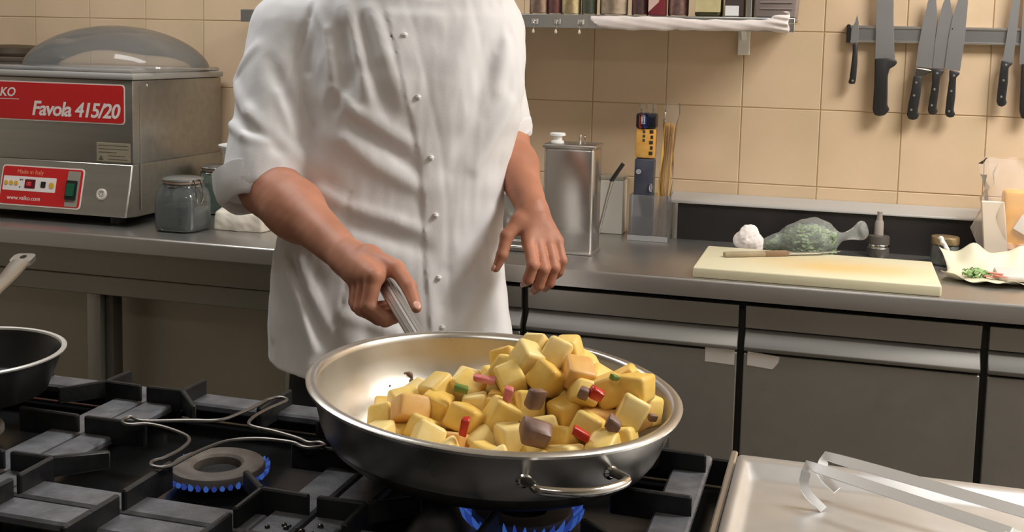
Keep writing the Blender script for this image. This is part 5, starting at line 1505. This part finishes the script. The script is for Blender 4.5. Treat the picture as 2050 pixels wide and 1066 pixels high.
for nm, lab, x, r, c1, c2 in JARC:
    j = thing(nm, lab, 'jar', (x, -.165, 1.4815), 'jars on the wall shelf')
    MB().lathe([(0, 0), (r * .92, 0), (r, .004), (r, .085), (r * .8, .097), (r * .8, .103)], (x, -.165, 1.4815), 28).build('glass_body', film('shelf_jar_glass', (.97, .97, .95), .04, .05, .2), j)
    MB().lathe([(0, .002), (r * .9, .003), (r * .92, .07), (0, .072)], (x, -.165, 1.4815), 24).build('contents', mat('contents_' + nm, tuple(min(.8, 1.7 * q) for q in c1), .5, 0, col2=tuple(min(.85, 1.9 * q) for q in c2), vscale=90), j)
    MB().lathe([(r * .84, 0), (r * .86, .001), (r * .86, .014), (0, .015)], (x, -.165, 1.585), 28).build('lid', mat('jar_lid_grey', (.3, .3, .3), .35, .8), j)
pt = thing('spice_packet', 'red packet with a white triangle leaning on the shelf', 'packet', (.396, -.15, 1.4815))
MB().box(.376, .418, -.190, -.150, 1.4818, 1.575, .004, 2).build('packet_body', mat('packet_red', rgb(126, 46, 52), .4), pt)
MB().prism([(.3765, 1.490), (.3765, 1.545), (.410, 1.545), (.402, 1.515)], 'y', -.1906, -.1898).build('white_triangle', mat('packet_pink', rgb(214, 180, 168), .4), pt)
lj = thing('labelled_jar', 'jar with a large cream label on the shelf, right of the berry jar', 'jar', (.525, -.165, 1.4815), 'jars on the wall shelf')
MB().lathe([(0, 0), (.031, 0), (.034, .004), (.034, .10), (.028, .11)], (.525, -.165, 1.4815), 32, sq=.3).build('jar_body', mat('jar_olive', rgb(72, 66, 44), .25), lj)
MB().box(.494, .556, -.2008, -.1985, 1.4915, 1.56, .0006, 1).build('cream_label', mat('cream_label', rgb(198, 184, 136), .5, 0, var=.08, vscale=50), lj)
tb = thing('tag_box', 'small dark box with a white tag on its front, on the shelf', 'box', (.588, -.17, 1.4815))
MB().box(.566, .612, -.195, -.150, 1.4818, 1.56, .002, 1).build('box_body', mat('box_dark', rgb(74, 62, 58), .5), tb)
MB().box(.567, .600, -.1985, -.1965, 1.4835, 1.508, .0006, 1).build('white_tag', WHITEP, tb)
sl = thing('steel_rack_end', 'thin steel plate standing beside the grey bin on the shelf', 'plate', (.626, -.16, 1.4815))
MB().box(.619, .631, -.200, -.110, 1.4818, 1.60, .001, 1).build('plate', STEELR, sl)
gb = thing('grey_bin', 'grey translucent plastic bin at the right end of the shelf', 'bin', (.687, -.12, 1.4815))
GBM = mat('grey_bin_plastic', rgb(134, 122, 116), .4, 0, var=.08, vscale=8)
b = MB(); b.prism([(.640, 1.4818), (.734, 1.4818), (.742, 1.60), (.634, 1.60)], 'y', -.200, -.03, .004); b.build('bin_body', GBM, gb)
for z in (1.500, 1.515, 1.53): MB().box(.650, .728, -.2022, -.1995, z, z + .004, .001, 1).build('bin_rib', GBM, gb)

# ------------------------------------------------------------------ knife rack
kr = thing('magnetic_strip', 'grey magnetic knife strip on the tiles with black end cap', 'rack', (1.15, -.012, 1.448))
MB().box(.864, 1.50, -.020, -.002, 1.428, 1.4695, .001, 1).build('strip_body', mat('strip_grey', (.36, .35, .34), .35, .8), kr)
for z in (1.4300, 1.4650):
    MB().box(.864, 1.50, -.0225, -.0195, z - .0022, z + .0026, .0008, 1).build('strip_rail', STEELR, kr)
MB().box(.8555, .8645, -.023, -.0015, 1.4255, 1.472, .002, 1).build('end_cap', BLACK, kr)
KST = mat('knife_blade_steel', (.46, .455, .45), .38, .85, var=.06, vscale=10)
KHM = mat('knife_handle_black', (.022, .020, .020), .42)
RIV = mat('rivet', (.62, .60, .57), .3, .9)
def knife(name, label, blade, handle, rivets=(), bolster=None, y=-.0245, th=.002, hm=None, spots=()):
    xs = [p[0] for p in handle]; k = thing(name, label, 'knife', (sum(xs) / len(xs), y, min(p[1] for p in handle)), 'knives on the magnetic strip')
    MB().prism(blade, 'y', y - th / 2, y + th / 2, .0004, seg=1).build('blade', KST, k)
    MB().prism(handle, 'y', y - .009, y + .0085, .0035, seg=2).build('handle', hm or KHM, k, 50)
    if bolster: MB().prism(bolster, 'y', y - .0085, y + .008, .002, seg=1).build('bolster', STEELP, k)
    for x, z in rivets:
        MB().lathe([(.0030, 0), (.0028, .0008), (0, .0012)], (x, y - .0088, z), 10, Matrix.Rotation(PI / 2, 3, 'X').to_4x4()).build('rivet', RIV, k)
    for x, z in spots:
        MB().lathe([(.0022, 0), (.002, .0004), (0, .0006)], (x, y - th / 2, z), 10, Matrix.Rotation(PI / 2, 3, 'X').to_4x4()).build('blade_pin', STEELP, k)
    return k
knife('paring_knife', 'smallest knife, short blade and one-rivet handle, at the left end of the strip',
      [(.866, 1.425), (.867, 1.462), (.8745, 1.478), (.879, 1.497), (.8835, 1.478), (.8845, 1.425)],
      [(.8715, 1.424), (.8835, 1.424), (.8855, 1.38), (.8845, 1.335), (.8825, 1.322), (.872, 1.321), (.865, 1.324), (.868, 1.334), (.870, 1.36), (.8725, 1.40)], [(.876, 1.330)], y=-.0250)
knife('butcher_knife', 'large knife with wide blade and plain black moulded handle',
      [(.9275, 1.384), (.9245, 1.49), (.923, 1.56), (.925, 1.62), (.945, 1.665), (.958, 1.64), (.963, 1.56), (.966, 1.49), (.972, 1.41), (.9755, 1.388)],
      [(.927, 1.387), (.955, 1.389), (.977, 1.386), (.981, 1.378), (.975, 1.370), (.963, 1.362), (.960, 1.345), (.962, 1.300), (.963, 1.272), (.9685, 1.262), (.967, 1.256), (.958, 1.246), (.945, 1.2425), (.933, 1.246), (.928, 1.258), (.929, 1.32)], th=.003, y=-.0255)
knife('chef_knife', 'three-rivet knife with bright steel bolster, left of the two overlapping blades',
      [(1.025, 1.370), (1.028, 1.42), (1.036, 1.48), (1.044, 1.53), (1.052, 1.555), (1.064, 1.535), (1.068, 1.50), (1.067, 1.42), (1.065, 1.366)],
      [(1.022, 1.348), (1.041, 1.346), (1.040, 1.30), (1.036, 1.262), (1.036, 1.256), (1.0405, 1.252), (1.036, 1.240), (1.026, 1.236), (1.015, 1.239), (1.011, 1.248), (1.013, 1.275), (1.018, 1.31)], [(1.028, 1.330), (1.0245, 1.298), (1.020, 1.262)],
      [(1.0225, 1.368), (1.063, 1.362), (1.0625, 1.356), (1.052, 1.353), (1.0425, 1.344), (1.0215, 1.346)], y=-.0250)
knife('carving_knife', 'middle knife of the overlapping group, shorter three-rivet handle',
      [(1.064, 1.366), (1.067, 1.44), (1.072, 1.49), (1.080, 1.528), (1.087, 1.545), (1.096, 1.535), (1.104, 1.50), (1.108, 1.44), (1.109, 1.366)],
      [(1.065, 1.366), (1.089, 1.364), (1.091, 1.358), (1.083, 1.348), (1.082, 1.31), (1.079, 1.272), (1.0795, 1.267), (1.083, 1.262), (1.079, 1.254), (1.070, 1.251), (1.062, 1.254), (1.0595, 1.264), (1.062, 1.29), (1.066, 1.33)], [(1.0755, 1.355), (1.0715, 1.315), (1.0675, 1.275)], y=-.0265)
knife('slicing_knife', 'rightmost knife of the overlapping group of three, wide blade with a pin',
      [(1.092, 1.366), (1.097, 1.44), (1.103, 1.49), (1.112, 1.53), (1.120, 1.56), (1.133, 1.565), (1.137, 1.53), (1.1345, 1.44), (1.1285, 1.362)],
      [(1.104, 1.364), (1.1265, 1.360), (1.128, 1.354), (1.120, 1.346), (1.121, 1.30), (1.119, 1.268), (1.1195, 1.262), (1.1235, 1.257), (1.121, 1.249), (1.112, 1.246), (1.103, 1.249), (1.100, 1.258), (1.102, 1.30), (1.105, 1.34)], [(1.1145, 1.350), (1.1105, 1.312), (1.1085, 1.262)], y=-.0290, spots=[(1.105, 1.465)])
knife('boning_knife', 'narrow-bladed three-rivet knife standing apart near the right edge',
      [(1.224, 1.388), (1.229, 1.44), (1.234, 1.50), (1.241, 1.56), (1.249, 1.60), (1.2545, 1.56), (1.254, 1.50), (1.2515, 1.44), (1.248, 1.388)],
      [(1.222, 1.390), (1.2455, 1.388), (1.2465, 1.382), (1.2385, 1.374), (1.239, 1.34), (1.237, 1.30), (1.237, 1.295), (1.240, 1.289), (1.237, 1.282), (1.229, 1.277), (1.221, 1.280), (1.217, 1.290), (1.218, 1.32), (1.220, 1.36)], [(1.232, 1.380), (1.2285, 1.342), (1.226, 1.302)], y=-.0250)
knife('bread_knife', 'wide knife cut off by the right edge of the picture',
      [(1.262, 1.382), (1.262, 1.60), (1.300, 1.63), (1.305, 1.382)],
      [(1.268, 1.384), (1.300, 1.384), (1.298, 1.33), (1.296, 1.26), (1.288, 1.25), (1.276, 1.25), (1.270, 1.27)], [(1.283, 1.36), (1.283, 1.32), (1.283, 1.28)], y=-.0250)
# ------------------------------------------------------------------ peppers, onions and herbs in the heap
BITS = []
